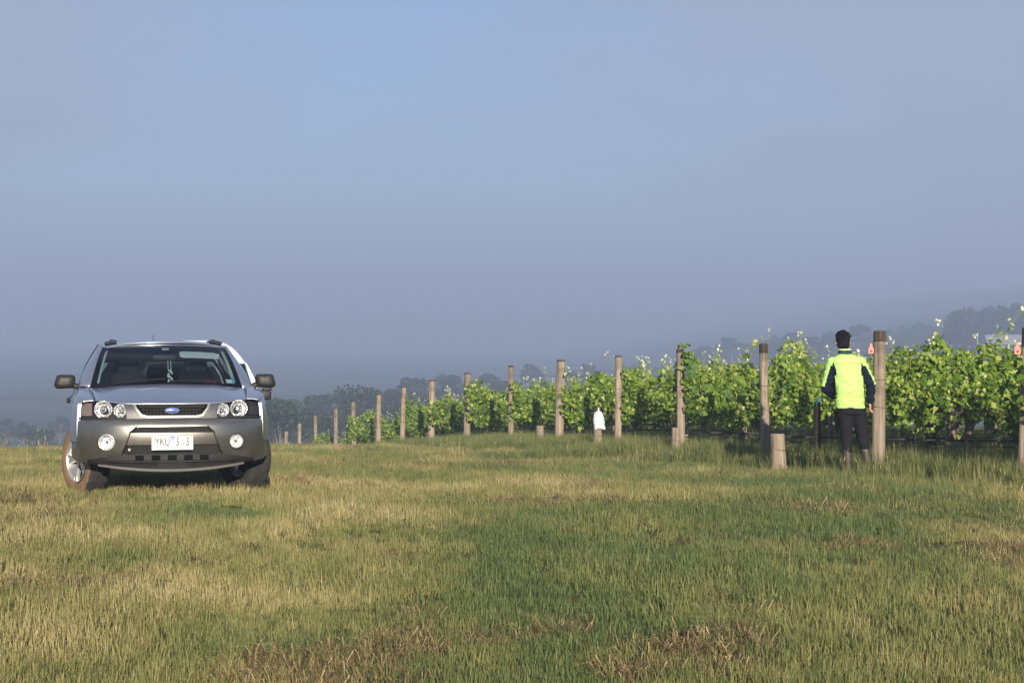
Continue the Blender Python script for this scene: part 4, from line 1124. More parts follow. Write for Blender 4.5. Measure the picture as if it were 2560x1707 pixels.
def rim_mesh():
    mb = MB()
    mb.lathe([(.226, -.10), (.232, -.112), (.222, -.112), (.210, -.095), (.205, .02), (.205, .09)], 40, 'x')
    mb.lathe([(.0005, -.088), (.045, -.088), (.055, -.080), (.055, -.03), (.0005, -.03)], 20, 'x')
    for k in range(5):
        for d in (-.13, .13):
            a = 2 * math.pi * k / 5 + d; ca, sa = math.cos(a), math.sin(a); a2 = 2 * math.pi * k / 5 + d * .55; c2, s2 = math.cos(a2), math.sin(a2)
            t1, t2 = Vector((0, -sa, ca)), Vector((0, -s2, c2))
            A, B = Vector((-.080, .045 * c2, .045 * s2)), Vector((-.098, .214 * ca, .214 * sa))
            mb.loft([[p + tt * w_ + Vector((dx, 0, 0)) for w_, dx in ((-h, .012), (-h * .8, 0), (h * .8, 0), (h, .012), (h, .035), (-h, .035))] for p, tt, h in ((A, t2, .016), ((A + B) / 2, t1, .020), (B, t1, .026))])
    return mb.mesh("rim")
TY, RM = tyre_mesh(), rim_mesh()
def wheel(parent, x, y, s, steer, z=.355):
    w = empty("wheel"); w.parent = parent; w.location = (x, y, z); w.rotation_euler = (0, 0, steer if s < 0 else steer + math.pi)
    ty = link("tyre", TY, None, w); sharpen(ty, 35) if not TY.get("done") else None; TY["done"] = 1
    sharpen(link("rim", RM, M_ALLOY, w), 35)
    mb = MB(); mb.lathe([(.16, -.02), (.16, .0), (.0005, .0)], 24, 'x'); mb.build("brake_disc", M_VOID, w)
    mb = MB(); mb.lathe([(.0005, -.094), (.022, -.094), (.026, -.088)], 14, 'x'); mb.build("hub_cap", M_TRIM, w)
for s in (-1, 1):
    wheel(car, -.815 if s < 0 else .768, 0, s, R(25)); wheel(car, s * .815, 2.84, s, 0)
# ------------------------------------------------------------------ person seen from behind
def fuse(name, build, voxel, mat, parent, smooth_it=6, noise=0.0, seed=0):
    """closed lumps merged into one continuous surface"""
    me = build.mesh(name + "_raw"); o = bpy.data.objects.new(name, me); COL.objects.link(o)
    m = o.modifiers.new("r", 'REMESH'); m.mode = 'VOXEL'; m.voxel_size = voxel
    m2 = o.modifiers.new("s", 'SMOOTH'); m2.factor = 0.5; m2.iterations = smooth_it
    dg = bpy.context.evaluated_depsgraph_get(); me2 = bpy.data.meshes.new_from_object(o.evaluated_get(dg))
    bpy.data.objects.remove(o); me2.name = name
    if noise:
        nrm = [v.normal.copy() for v in me2.vertices]
        for v, n_ in zip(me2.vertices, nrm):
            k = float(fbm(v.co.x * 9 + seed + v.co.z * 4, v.co.z * 14 + v.co.y * 6, 3)) - .5; v.co += n_ * (k * noise)
    me2.materials.clear()
    return link(name, me2, mat, parent, smooth=True)
def ell(z, cx, cy, a, b, n=24, e=2.3, tilt=0.0):
    out = []
    for k in range(n):
        t_ = 2 * math.pi * k / n; c, s_ = math.cos(t_), math.sin(t_)
        out.append((cx + a * math.copysign(abs(c) ** (2 / e), c), cy + b * math.copysign(abs(s_) ** (2 / e), s_), z + tilt * c))
    return out
def ball(mb, c, rx, ry, rz, n=16):
    rings = [[(c[0] + rx * math.sin(p) * math.cos(a), c[1] + ry * math.sin(p) * math.sin(a), c[2] + rz * math.cos(p)) for a in np.linspace(0, 2 * math.pi, n, endpoint=False)] for p in np.linspace(.12, math.pi - .12, 11)]
    mb.loft(rings)
def limb(mb, pts, rads, n=14):
    P = [Vector(p) for p in pts]; Q, r = [], []
    for i in range(len(P) - 1):
        for q in range(5):
            Q.append(P[i].lerp(P[i + 1], q / 5)); r.append(rads[i] + (rads[i + 1] - rads[i]) * q / 5)
    Q.append(P[-1]); r.append(rads[-1]); mb.tube(Q, r, n)
    ball(mb, P[0], rads[0], rads[0], rads[0]); ball(mb, P[-1], rads[-1], rads[-1], rads[-1])
    for p, rr in zip(P[1:-1], rads[1:-1]): ball(mb, p, rr, rr, rr)

M_SKIN = mat_plain("skin", (0.52, 0.28, 0.19), 0.55, 0, .08, 12)
M_HAIR = mat_plain("dark_hair", (0.007, 0.006, 0.006), 0.8, 0, .4, 40, .8, 160, spec=.08)
def cloth(name, col, var=.08, bump=.25, rough=.85):
    t = NT(name)
    t.l(t.ramp(t.noise(5, 4), [(.3, tuple(c * (1 - var) for c in col)), (.7, tuple(min(1, c * (1 + var)) for c in col))]), t.b.inputs["Base Color"])
    t.b.inputs["Roughness"].default_value = rough; t.b.inputs["Sheen Weight"].default_value = .0; t.b.inputs["Specular IOR Level"].default_value = .08
    t.bump(t.noise(14, 4, .6, stretch=(1, 1, 2.2)), bump, .03); return t.m
M_HIVIS = cloth("hi_vis_fleece", (0.41, 0.66, 0.185), .08, .6)
M_NAVY = cloth("navy_fleece", (0.007, 0.010, 0.022), .2)
M_COLLAR = cloth("dark_green_collar", (0.020, 0.050, 0.035), .2)
M_PALE = cloth("pale_lime_piping", (0.62, 0.75, 0.35), .1)
M_TROU = cloth("charcoal_trousers", (0.011, 0.011, 0.013), .25, .5)
M_BOOT = mat_plain("brown_rubber_boot", (0.040, 0.032, 0.021), 0.45, 0, .3, 8)

PX, PY, PZ = at(2127, 22.2)
PZ -= 0.01
person = empty("person", (PX, PY, PZ), 0)
tag(person, "person seen from behind in a lime hi-vis jacket, charcoal trousers and rubber boots", "person")
HIPL, HIPR = (-.075, 0, .88), (.085, 0, .88)
KNL, KNR = (-.055, -.01, .47), (.145, .01, .47)
ANL, ANR = (-.040, -.02, .10), (.215, .0, .10)
SHL, SHR = (-.225, .0, 1.395), (.108, .0, 1.405)
ELL, ELR = (-.305, .03, 1.085), (.245, -.01, 1.145)
WRL, WRR = (-.185, .20, .985), (.250, .06, .915)
HEADC = (-.098, .015, 1.645)
# body
b = MB()
ball(b, (HEADC[0], HEADC[1], HEADC[2] + .015), .076, .096, .108)
ball(b, (HEADC[0], HEADC[1] + .035, HEADC[2] - .055), .056, .062, .065)                      # jaw
ball(b, (HEADC[0], HEADC[1] + .108, HEADC[2] - .012), .014, .022, .026)                      # nose
for s in (-1, 1): ball(b, (HEADC[0] + s * .080, HEADC[1] - .002, HEADC[2] - .010), .012, .024, .034)   # ears
b.loft([ell(z, x, y, a, a2) for z, x, y, a, a2 in ((1.47, -.065, 0, .075, .07), (1.54, -.085, .0, .058, .06), (1.60, -.095, .01, .056, .06))])
b.loft([ell(z, x, 0, a, c) for z, x, a, c in ((.84, .003, .150, .10), (1.0, -.008, .145, .10), (1.2, -.035, .165, .11), (1.38, -.055, .185, .11), (1.47, -.062, .12, .085))])
for P in ((SHL, ELL, WRL), (SHR, ELR, WRR)): limb(b, P, (.052, .044, .031))
for H, K, A in ((HIPL, KNL, ANL), (HIPR, KNR, ANR)): limb(b, (H, K, A), (.078, .055, .040))
for A in (ANL, ANR): limb(b, (Vector(A) + Vector((0, -.02, -.05)), Vector(A) + Vector((.01, .16, -.065))), (.035, .03))
def hand(mb, w, d, s, up=Vector((0, 1, 0))):
    """palm, four bent fingers of different length and a thumb from the side of the palm"""
    w, d = Vector(w), Vector(d).normalized(); side = d.cross(up).normalized() * s; nrm = side.cross(d).normalized()
    pal = w + d * .045
    mb.loft([[w + d * h + side * (x * k) + nrm * (y * k2) for x, y in ((-.030, -.012), (0, -.016), (.030, -.012), (.036, 0), (.030, .012), (0, .014), (-.030, .012), (-.036, 0))] for h, k, k2 in ((-.01, .75, 1.1), (.03, 1, 1), (.075, 1.12, .9), (.088, 1.0, .7))])
    for i, (off, L_) in enumerate(((-.030, .060), (-.010, .072), (.011, .068), (.030, .052))):
        p0 = w + d * .080 + side * off; c = nrm * (-1)
        p1 = p0 + d * (L_ * .45) + c * (L_ * .10); p2 = p1 + d * (L_ * .28) + c * (L_ * .24); p3 = p2 + d * (L_ * .12) + c * (L_ * .26)
        mb.tube([p0 - d * .02, p0, p1, p2, p3], [.0095, .0095, .009, .0085, .006], 8)
    t0 = w + d * .022 - side * .030; mb.tube([t0, t0 + d * .025 - side * .022, t0 + d * .055 - side * .030, t0 + d * .075 - side * .026], [.013, .012, .0105, .007], 8)
hand(b, WRR, (.02, .10, -1), 1, Vector((-1, .3, 0))); hand(b, WRL, (.75, .65, -.1), -1, Vector((0, .3, 1)))
fuse("body", b, .0085, M_SKIN, person, 4)
# eyes, brows and mouth on the far side of the head
mb = MB()
for s in (-1, 1): ball(mb, (HEADC[0] + s * .030, HEADC[1] + .092, HEADC[2] + .010), .011, .008, .008, 10)
mb.build("eyes", M_WHITEP, person, True)
mb = MB(); ball(mb, (HEADC[0], HEADC[1] + .092, HEADC[2] - .062), .024, .010, .007, 10); mb.build("mouth", mat_plain("lips", (.42, .16, .13), .5), person, True)
# hair: short at the nape, fuller and tousled on top
h = MB(); ball(h, (HEADC[0], HEADC[1] - .012, HEADC[2] + .040), .090, .104, .098); ball(h, (HEADC[0], HEADC[1] - .048, HEADC[2] - .020), .079, .070, .080)
ball(h, (HEADC[0] - .01, HEADC[1] + .03, HEADC[2] + .10), .07, .075, .045)
rh = random.Random(3)
for k in range(90):
    a, p = rh.uniform(0, 6.28), rh.uniform(0.0, 1.35); d = Vector((math.sin(p) * math.cos(a), math.sin(p) * math.sin(a), math.cos(p)))
    q = Vector((HEADC[0], HEADC[1] - .012, HEADC[2] + .042)) + Vector((d.x * .085, d.y * .10, d.z * .094)); tw_ = Vector((rh.gauss(0, .5), rh.gauss(0, .4), .2))
    h.tube([q - d * .01, q + d * .010 + tw_ * .008, q + d * .016 + tw_ * .02], [.012, .008, .003], 6)
fuse("hair", h, .007, M_HAIR, person, 1)
# jacket
j = MB()
def TX(z): return float(np.interp(z, [.83, 1.0, 1.2, 1.4, 1.5], [-.010, -.018, -.038, -.058, -.066]))
j.loft([ell(z, TX(z), 0, a, c, 28, 2.5) for z, a, c in ((.835, .182, .125), (.85, .186, .13), (.95, .184, .132), (.985, .178, .128), (1.05, .182, .134), (1.15, .192, .14), (1.25, .205, .145), (1.34, .212, .142), (1.41, .200, .128), (1.455, .165, .108), (1.49, .115, .088), (1.505, .085, .075))])
limb(j, (SHL, ELL, WRL), (.078, .066, .048)); limb(j, (SHR, ELR, WRR), (.078, .062, .046))
jk = fuse("jacket", j, .011, None, person, 4, .020, 3)
me = jk.data
for v in me.vertices:
    c = v.co; w_ = math.exp(-((c.z - 1.06) / .11) ** 2) * (0.35 + .65 * sstep(.05, -.14, c.x)) + .7 * math.exp(-((c.z - .92) / .05) ** 2)
    arm = sstep(.19, .22, abs(c.x + .04))
    v.co += v.normal * (.008 * float(w_) * math.sin(c.z * 62 - abs(c.x + .2) * 38) + .006 * float(arm) * math.sin(c.z * 80 + c.y * 40))
me.materials.append(M_HIVIS); me.materials.append(M_NAVY)
def segd(p, a, b_):
    a, b_ = Vector(a), Vector(b_); t_ = max(0, min(1, (p - a).dot(b_ - a) / (b_ - a).length_squared)); return (p - a.lerp(b_, t_)), t_
for f in me.polygons:
    p = f.center; navy = False
    for s, S_, E_, W_ in ((-1, SHL, ELL, WRL), (1, SHR, ELR, WRR)):
        du, tu = segd(p, S_, E_); dl, tl = segd(p, E_, W_)
        on_low = dl.length < .085 and dl.length < du.length + .012 and tl > 0.02
        lat = (p.x - TX(p.z)) * s
        on_up = du.length < .10 and lat > .165 + .03 * sstep(1.38, 1.2, p.z) and p.z < 1.36
        if on_low and lat > .13: navy = True
        elif on_up:
            navy = not (du.x * s > .028 and p.z > 1.10)
        elif lat > .172 and p.z < 1.30 and p.z > .95: navy = True
        elif lat > .178 and p.z < 1.0: navy = s > 0
        # curved yoke point running up to the back of the shoulder
        if 1.24 < p.z < 1.40 and p.y < .02 and lat > .150 + .11 * (1.40 - p.z) * 0 and abs(lat - (.175 - .0 * p.z)) < .020 * (1.42 - p.z) / .1 and lat < .205 and lat > .152: navy = True
    f.material_index = 1 if navy else 0
mb = MB(); mb.loft([ell(z, x, .0, a, c) for z, x, a, c in ((1.485, -.066, .090, .082), (1.52, -.074, .080, .076), (1.556, -.080, .074, .072))], cap=False); o = mb.build("collar", M_COLLAR, person, True)
mb = MB(); rg = ell(1.557, -.080, 0, .074, .072, 28); mb.tube([Vector(p) for p in rg] + [Vector(rg[0])], .010, 6); mb.build("collar_piping", M_PALE, person, True)
mb = MB()
for zz, a, c in ((.982, .1795, .1295),):
    rg = ell(zz, TX(zz), 0, a, c, 32, 2.5); mb.tube([Vector(p) for p in rg] + [Vector(rg[0])], .0045, 5)
mb.build("waist_seam", mat_plain("lime_seam", (.40, .62, .08), .9), person, True)
mb = MB(); mb.tube([(TX(1.39) + x, -.128 - .010 * math.cos(x * 8), 1.392 - .05 * x * x) for x in np.linspace(-.15, .15, 12)], .003, 5); mb.build("yoke_seam", mat_plain("lime_seam_fine", (.42, .66, .09), .9), person, True)
# trousers
tr = MB()
tr.loft([ell(z, x, 0, a, c, 24, 2.4) for z, x, a, c in ((.76, .008, .160, .118), (.82, .006, .176, .122), (.90, -.006, .174, .120), (.95, -.012, .165, .112))])
for s, H, K, A in ((-1, HIPL, KNL, ANL), (1, HIPR, KNR, ANR)):
    e_ = Vector(K).lerp(Vector(A), .44); limb(tr, (Vector(H) + Vector((s * .012, 0, -.04)), Vector(K).lerp(Vector(H), .45), K, e_), (.094, .088, .074, .066))
fuse("trousers", tr, .011, M_TROU, person, 4, .014, 9)
# boots
for s, K, A, yaw in ((-1, KNL, ANL, .2), (1, KNR, ANR, -.25)):
    bt = MB(); K, A = Vector(K), Vector(A); t0 = K.lerp(A, .36)
    bt.loft([ell(p.z, p.x, p.y, a, a * 1.08, 20) for p, a in ((t0, .064), (K.lerp(A, .40), .064), (K.lerp(A, .7), .058), (A, .050), (A + Vector((0, 0, -.05)), .050), (A + Vector((0, 0, -.095)), .052))])
    bt.loft([ell(z, A.x - yaw * .05, A.y + .065, a, c, 20) for z, a, c in ((.0, .050, .138), (.03, .052, .140), (.06, .046, .118), (.085, .036, .07))])
    fuse("boot", bt, .009, M_BOOT, person, 4)

# ------------------------------------------------------------------ white bag over a stub
SX, SY, SZ, SH = STUB_AT[3]
bg_ = MB()
bg_.loft([[(cx + a * (1 + .10 * math.sin(5 * t_ + z * 20)) * math.cos(t_), b2 * (1 + .10 * math.sin(4 * t_ + z * 15)) * math.sin(t_), z + .02 * math.sin(3 * t_) * (1 if z < .02 else 0)) for t_ in np.linspace(0, 6.283, 24, endpoint=False)]
          for z, cx, a, b2 in ((-.06, .012, .104, .10), (-.02, .008, .104, .10), (.06, -.004, .100, .094), (.14, -.012, .090, .082), (.20, -.012, .070, .064), (.25, -.006, .042, .04), (.295, -.006, .022, .02), (.315, -.012, .030, .024), (.345, -.018, .012, .010))])
for x0, x1 in ((.085, .118),): bg_.tube([(x0, -.03, 0), (x1, -.04, -.05), (x1 * 1.06, -.04, -.065)], [.03, .014, .003], 6)
bag = fuse("plastic_bag", bg_, .010, mat_plain("white_bag_plastic", (.60, .62, .66), .42, 0, .06, 14, .9, 22), None, 1, .06, 5)
bag.location = (SX, SY, SZ + SH - .05)
tag(bag, "white plastic bag pulled over a short timber stub", "bag")
# ------------------------------------------------------------------ white van mostly hidden behind the wagon
M_VANW = paint("white_van_paint", (0.80, 0.81, 0.82), 0.0, 0.35, 0.5, 0.2)
VX, VY = (508 - 1280) * 25.2 / 4500 + .0, 25.2
van = empty("white_van", (VX, VY, gz(VX, VY) - .01), R(13)); tag(van, "white van parked behind the silver wagon, only its roof and flank showing", "van")
van.rotation_euler = (-R(1.6), 0, R(13))
vw = .86
_vp = [(-vw, .42), (-vw - .01, .75), (-vw - .01, 1.00), (-vw + .03, 1.22), (-vw + .14, 1.56)]
def vside(y, z, s):
    x = float(np.interp(z, [.35, .6, 1.0, 1.22, 1.49, 1.62], [.83, .86, .865, .835, .725, .68])); x -= .10 * max(0, .5 - y) ** 1.5 * 2 ; return (s * x, y, z)
def arch2(yc, a0, a1): return [(yc + .36 * math.cos(a), .34 + .36 * math.sin(a)) for a in np.linspace(a0, a1, 14)]
for s in (-1, 1):
    so = [(.08, .42), (.42, .40)] + arch2(.85, R(168), R(10)) + [(1.28, .36), (3.12, .36)] + arch2(3.5, R(170), R(10)) + [(3.95, .40), (4.5, .42), (4.5, 1.49), (1.42, 1.49), (.95, 1.06), (.10, .96)]
    w1 = smooth_loop([(1.18, 1.08), (2.25, 1.08), (2.25, 1.42), (1.52, 1.42)], .05); w2 = smooth_loop([(2.36, 1.08), (3.3, 1.08), (3.3, 1.42), (2.36, 1.42)], .05); w3 = smooth_loop([(3.42, 1.08), (4.30, 1.08), (4.25, 1.42), (3.42, 1.42)], .05)
    panel("side_panel", so, lambda y, z: vside(y, z, s), M_VANW, van, [w1, w2, w3], .06, None, (-s * .03, 0, 0))
    for w_ in (w1, w2, w3): panel("side_window", w_, lambda y, z: tuple(Vector(vside(y, z, s)) - Vector((s * .012, 0, 0))), M_GLASS, van, (), .06, None, (-s * .004, 0, 0))
    for yw in (.85, 3.5):
        wheel(van, s * .76, yw, s, 0, .345)
    mb = MB(); mb.box((s * .98, 1.22, 1.02), (.17, .09, .14), None, .03); mb.tube([(s * .90, 1.22, .98), (s * .82, 1.25, .98)], .02, 6); sharpen(mb.build("door_mirror", M_BLACK, van))
    mb = MB(); mb.box((s * .62, .10, .78), (.30, .12, .17), None, .04); sharpen(mb.build("headlight", M_LENS, van)); mb = MB(); mb.box((s * .62, .14, .78), (.28, .08, .15), None, .04); sharpen(mb.build("reflector", M_REFL, van))
    mb = MB(); mb.box((s * .80, 4.50, .95), (.10, .08, .30), None, .02); sharpen(mb.build("tail_light", M_REDP, van))
    mb = MB(); mb.tube([(s * .70, y, 1.50) for y in np.linspace(1.5, 4.45, 12)], .012, 5); mb.build("gutter", M_VANW, van, True)
def vroof(u, v):
    s = 2 * u - 1; y = 1.50 + 3.02 * v; return (s * .725, y - .06 * (1 - s * s) * (1 - v), 1.505 + .335 * (1 - abs(s) ** 3.8) * min(1, v / .06) ** .5)
grid_patch("roof", vroof, 20, 28, M_VANW, van, .03)
def vws(u, v):
    s = 2 * u - 1; y = .86 + .68 * v - .05 * (1 - s * s); return (s * (.80 - .10 * v), y, 1.04 + .47 * v + .0 * v)
grid_patch("windscreen", vws, 14, 8, M_GLASS, van)
for s in (0, 1): grid_patch("front_pillar", lambda u, v: tuple(Vector(vws(s, v)).lerp(Vector(vside(.96 + .60 * v, 1.06 + .43 * v, 1 if s else -1)), u) ), 3, 6, M_VANW, van, .02)
grid_patch("bonnet", lambda u, v: ((2 * u - 1) * (.74 + .05 * v), .06 + .84 * v + .10 * (2 * u - 1) ** 2 * (1 - v), .93 + .13 * (1 - (1 - v) ** 2) - .03 * (2 * u - 1) ** 2), 14, 10, M_VANW, van, .02)
mb = MB(); mb.box((0, .10, .58), (1.60, .22, .44), None, .06); sharpen(mb.build("bumper", M_VANW, van))
mb = MB(); mb.box((0, .05, .80), (.90, .14, .14), None, .03); sharpen(mb.build("grille", M_BLACK, van))
mb = MB(); mb.box((0, 2.3, .52), (1.40, 4.0, .34), None, .05); mb.box((0, .6, .72), (1.3, .7, .4), None, .05); mb.build("underbody", M_VOID, van)
grid_patch("tailgate", lambda u, v: ((2 * u - 1) * (.83 - .13 * v * v), 4.52 - .04 * (2 * u - 1) ** 2, .42 + 1.07 * v), 10, 10, M_VANW, van, .03)
for sx_ in (-.38, .38):
    mb = MB(); mb.box((sx_, 1.75, .95), (.46, .16, .62), Matrix.Rotation(R(-10), 3, 'X'), .06); mb.box((sx_, 1.83, 1.33), (.24, .10, .15), None, .04); sharpen(mb.build("seat", M_SEAT, van))

# ------------------------------------------------------------------ trees in the valley
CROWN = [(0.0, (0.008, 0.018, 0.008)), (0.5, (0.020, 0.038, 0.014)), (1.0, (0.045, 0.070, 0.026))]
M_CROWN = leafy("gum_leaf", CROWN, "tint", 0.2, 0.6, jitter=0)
M_TBARK = wood("gum_bark", (0.070, 0.060, 0.050), (0.160, 0.140, 0.115), (0.28, 0.25, 0.21))
def tree_meshes(seed, h=10.0, spread=4.0, lobes=9, leaves=4200, bare=False, low=.28):
    rnd = random.Random(seed); mb = MB(); V, F, T = [], [], []
    bend = [(0.4 * math.sin(seed + t_ * 2) * t_, .3 * math.cos(seed * 2 + t_ * 3) * t_, h * .72 * t_) for t_ in np.linspace(0, 1, 7)]
    mb.tube([(0, 0, -.4)] + bend[1:], [.34, .29, .25, .21, .17, .12, .07], 8)
    cl = []
    for k in range(lobes):
        a = 2 * math.pi * k / lobes + rnd.uniform(-.4, .4); rr = spread * rnd.uniform(.25, .95); z = h * rnd.uniform(low + .12, .92); rr *= (1 - .55 * max(0, z / h - .55) / .45)
        c = Vector((rr * math.cos(a), rr * math.sin(a), z)); q = Vector(bend[rnd.randint(2, 5)])
        mb.tube([q, q.lerp(c, .5) + Vector((0, 0, -.25)), c], [.11, .07, .025], 5); cl.append((c, rnd.uniform(.9, 1.75) * h / 10))
    cl.append((Vector((bend[-1][0], bend[-1][1], h * .86)), 1.3 * h / 10))
    if bare:
        for k in range(7):
            a = rnd.uniform(0, 6.28); q = Vector(bend[rnd.randint(4, 6)]); e_ = q + Vector((math.cos(a) * 2.6, math.sin(a) * 1.5, rnd.uniform(.5, 2.2)))
            mb.tube([q, q.lerp(e_, .5) + Vector((0, 0, .3)), e_], [.08, .05, .015], 5)
    per = leaves // len(cl)
    for c, r in cl:
        for k in range(per):
            d = Vector((rnd.gauss(0, 1), rnd.gauss(0, 1), rnd.gauss(0, 1))); d.normalize(); d *= r * rnd.random() ** .45; d.z *= .72; d.x *= 1.15
            p = c + d; sz = rnd.uniform(.15, .30) * h / 10; n_ = Vector((rnd.gauss(0, 1), rnd.gauss(0, 1), rnd.gauss(.4, 1))).normalized(); u = n_.orthogonal().normalized(); w_ = n_.cross(u)
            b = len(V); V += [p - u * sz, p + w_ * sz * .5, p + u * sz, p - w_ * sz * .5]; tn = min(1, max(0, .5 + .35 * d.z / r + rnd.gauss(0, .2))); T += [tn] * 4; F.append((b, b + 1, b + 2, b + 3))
    return mb.mesh("trunk"), tint_mesh("crown", V, F, T, M_CROWN)
TREES = [tree_meshes(31, 10, 4.2), tree_meshes(32, 10, 3.4, 8), tree_meshes(33, 10, 5.0, 12, 5200, low=.12), tree_meshes(34, 10, 4.6, 8, 2400, True, .45), tree_meshes(35, 10, 4.0, 10, 4600, low=.05)]
def tree(px, top_y, Y, kind, label, scale=None, group="trees in the misty valley", sx=1.0):
    X = (px - 1280) * Y / 4500.0; z = gz(X, Y); ztop = CAM_Z - (top_y - 853.5) * Y / 4500
    hh = max(3.0, ztop - z) if scale is None else scale * 10
    e = empty("gum_tree", (X, Y, z), random.uniform(0, 6.28)); tag(e, label, "tree", group); k = hh / 10
    e.scale = (k * sx, k * sx, k)
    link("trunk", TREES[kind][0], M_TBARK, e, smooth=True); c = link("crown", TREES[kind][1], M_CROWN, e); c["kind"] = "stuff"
    return e
VT = [(705, 985, 125, 4, "broad dark tree in the mist just right of the parked cars"), (640, 1010, 150, 0, "low tree half hidden behind the wagon's mirror"), (780, 975, 190, 2, "hazy round tree left of the bare limbed tree"),
      (850, 968, 215, 1, "slim hazy tree behind the smallest end posts"), (765, 1005, 140, 2, "dark bushy tree low behind the farthest end posts"), (915, 955, 165, 3, "tree with bare limbs showing above its crown"), (860, 1000, 150, 0, "dark tree below the bare limbed tree"),
      (985, 962, 200, 2, "hazy tree right of the bare limbed tree"), (1050, 935, 260, 2, "wide pale tree above the ninth end post"), (1125, 930, 290, 4, "pale tree between the eighth and ninth end posts"),
      (1215, 925, 330, 0, "pale tree left of the seventh end post"), (1000, 1000, 150, 4, "dark low tree behind the tenth end post"), (560, 1015, 160, 2, "dim tree hidden behind the wagon"), (60, 1050, 210, 2, "dim tree at the left edge of the valley"),
      (150, 1035, 260, 0, "faint tree left of the wagon"), (110, 1065, 170, 4, "dim low tree above the grass crest on the left"), (20, 1040, 240, 1, "faint tree cut by the left picture edge"), (1330, 905, 420, 2, "faint tree above the vines left of centre"), (1420, 925, 330, 4, "dim bushy tree above the white bag")]
VT += [(680, 1000, 175, 0, "hazy tree behind the broad dark tree by the cars"), (735, 990, 230, 1, "thin pale tree between the dark trees right of the cars"), (820, 1020, 130, 4, "low dark bush behind the small end posts"), (940, 985, 180, 4, "dark tree hugging the bare limbed tree on its right"),
      (1035, 975, 190, 2, "dark tree rising behind the tenth and ninth end posts"), (1100, 960, 230, 0, "hazy tree just left of the eighth end post"), (1170, 950, 260, 2, "wide hazy tree behind the eighth end post"), (1260, 945, 280, 4, "hazy bush by the seventh end post"), (1480, 905, 400, 2, "faint broad tree above the fifth and sixth end posts")]
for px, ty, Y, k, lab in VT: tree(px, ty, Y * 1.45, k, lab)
# hillside trees and hedges on the right
HT = [(1600, 862, 520, 1, "lone faint tree on the hillside between the fifth and fourth end posts"), (1760, 846, 540, 2, "faint tree band left end on the hillside"), (1830, 842, 530, 4, "faint tree on the hillside above the third end post"), (1900, 836, 540, 2, "faint bushy tree just right of the third end post top"),
      (1975, 830, 520, 0, "faint tree left of the person's head"), (2035, 826, 500, 2, "rounded faint tree beside the person's head"), (2150, 822, 520, 4, "faint tree between the person's head and the end post"), (2255, 866, 320, 2, "dark bush on the hillside right of the second end post"),
      (2300, 872, 310, 4, "dark shrubby tree below the hillside field"), (2380, 882, 300, 2, "dark tree below and left of the far house"), (2440, 876, 320, 0, "dark tree beside the far house's left end"), (2205, 884, 300, 4, "dark low tree behind the second end post")]
for i, (px, ty, Y, k, lab) in enumerate(HT): tree(px, ty, Y * 1.4, (2, 4)[i % 2], lab, (.72 + .42 * ((i * 7) % 5) / 4) * (1 if Y > 400 else .9), sx=1.55, group="trees on the far hillside")
# dense wood on the upper slope at the right
rw = random.Random(21); V, F, T = [], [], []
for k in range(300):
    px = rw.uniform(2370, 2700); Y = rw.uniform(590, 760)
    if k == 150:
        wd = link("wood", tint_mesh("wood", V, F, T, M_CROWN)); tag(wd, "dense dark wood on the misty slope above the far house", "wood", kind="stuff"); V, F, T = [], [], []
    if k >= 150:
        if k % 3 == 0: continue
        px = rw.uniform(1700, 2080); Y = 760 + (px - 1900) * -.25 + rw.gauss(0, 18)
        if rw.random() < .45: px = rw.uniform(2060, 2420); Y = 860 + rw.gauss(0, 25)
    X = (px - 1280) * Y / 4500; z = gz(X, Y); hh = rw.uniform(5, 10) if k < 150 else rw.uniform(3, 6) * (1 if rw.random() < .8 else 1.5); r = hh * .33
    for q in range(330):
        d = Vector((rw.gauss(0, 1), rw.gauss(0, 1), rw.gauss(0, 1))).normalized() * (rw.random() ** .5); p = Vector((X + d.x * r, Y + d.y * r, z + hh * .55 + d.z * hh * .47)); sz = rw.uniform(.5, 1.1)
        n_ = Vector((rw.gauss(0, 1), rw.gauss(0, 1), rw.gauss(.3, 1))).normalized(); u = n_.orthogonal().normalized(); w_ = n_.cross(u); b = len(V)
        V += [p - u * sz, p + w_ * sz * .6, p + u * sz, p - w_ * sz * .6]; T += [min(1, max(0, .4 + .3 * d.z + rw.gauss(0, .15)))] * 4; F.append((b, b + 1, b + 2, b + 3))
wd = link("treeline", tint_mesh("treeline", V, F, T, M_CROWN)); tag(wd, "faint dark belt of trees along the far hillside", "trees", kind="stuff")

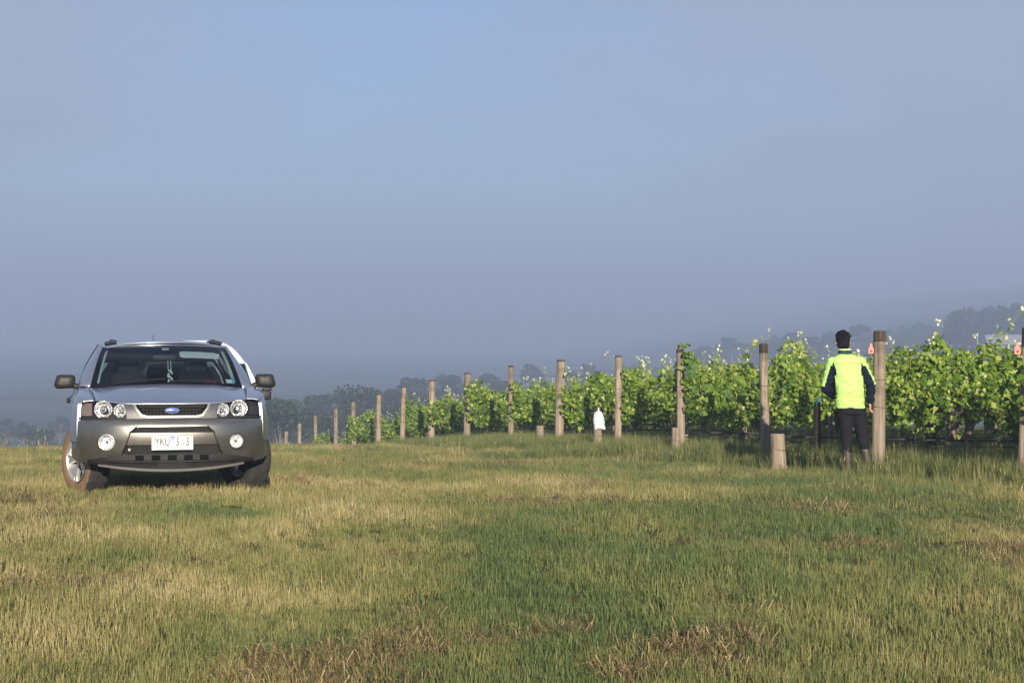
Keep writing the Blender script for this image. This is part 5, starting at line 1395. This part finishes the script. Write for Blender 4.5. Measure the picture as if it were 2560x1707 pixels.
# ------------------------------------------------------------------ house on the hillside
M_ROOF = mat_plain("grey_iron_roof", (0.48, 0.47, 0.48), 0.55, 0.1, .08, 1)
M_WALL = mat_plain("brown_weatherboard", (0.16, 0.12, 0.10), 0.9, 0, .15, 1)
M_WIN = mat_plain("dark_window_glass", (0.02, 0.025, 0.03), 0.1)
HY = 560.0; HX = (2545 - 1280) * HY / 4500; hz = max(gz(HX - 9, HY), gz(HX + 9, HY), gz(HX, HY - 4)); hz = CAM_Z - (876 - 853.5) * HY / 4500
house = empty("farmhouse", (HX, HY, hz), R(-9)); tag(house, "low farmhouse with long grey iron roof on the far hillside", "house")
mb = MB(); mb.box((0, 0, 0.0), (18, 7, 4.6)); mb.build("wall", M_WALL, house)
rf = MB(); rf.loft([[(x, y, z) for y, z in ((-5.6, 2.1), (0, 4.9), (5.6, 2.1), (5.6, 1.95), (0, 4.72), (-5.6, 1.95))] for x in (-10, 10)]); ro = rf.build("roof", M_ROOF, house)
rb = MB()
for k in range(40): rb.box((-9.75 + k * .5, -2.8, 3.54), (.06, 6.2, .08), Matrix.Rotation(math.atan2(2.8, 5.6), 3, 'X'))
ribs = rb.build("roof_ribs", M_ROOF, ro); ribs["kind"] = "stuff"
mb = MB(); mb.box((4.5, 1.2, 4.7), (.8, .8, 1.6)); mb.build("chimney", M_WALL, ro)
for x in (-7.2, -2.4, 5.2, 7.6):
    mb = MB(); mb.box((x, -3.53, .75), (1.2, .06, 1.3)); wn_ = mb.build("window", M_WIN, house)
    mb = MB(); mb.box((x, -3.57, .05), (1.4, .12, .10)); mb.box((x, -3.57, 1.45), (1.4, .10, .10)); mb.build("frame", M_VANW, wn_)
mb = MB(); mb.box((-5.0, -3.55, .4), (1.0, .10, 2.1)); mb.build("door", M_VANW, house)
mb = MB(); mb.box((-3.6, -3.55, .4), (1.0, .10, 2.1)); mb.build("door", mat_plain("red_door", (.35, .10, .07), .7), house)
for x in (-9.6, -6.4, -3.0, .6, 4.0, 7.0, 9.6):
    mb = MB(); mb.box((x, -5.3, .4), (.14, .14, 3.2)); mb.build("verandah_post", M_VANW, house)
cv = random.Random(2)
pole = MB(); pole.tube([(0, 0, 0), (0, 0, 6.5)], [.12, .08], 8); px_ = (2444 - 1280) * 500 / 4500 * 1.1; pl_ = pole.build("flag_pole", M_VANW); pl_.location = (px_, 550, hz - 1); tag(pl_, "thin pale pole standing left of the far house", "pole")
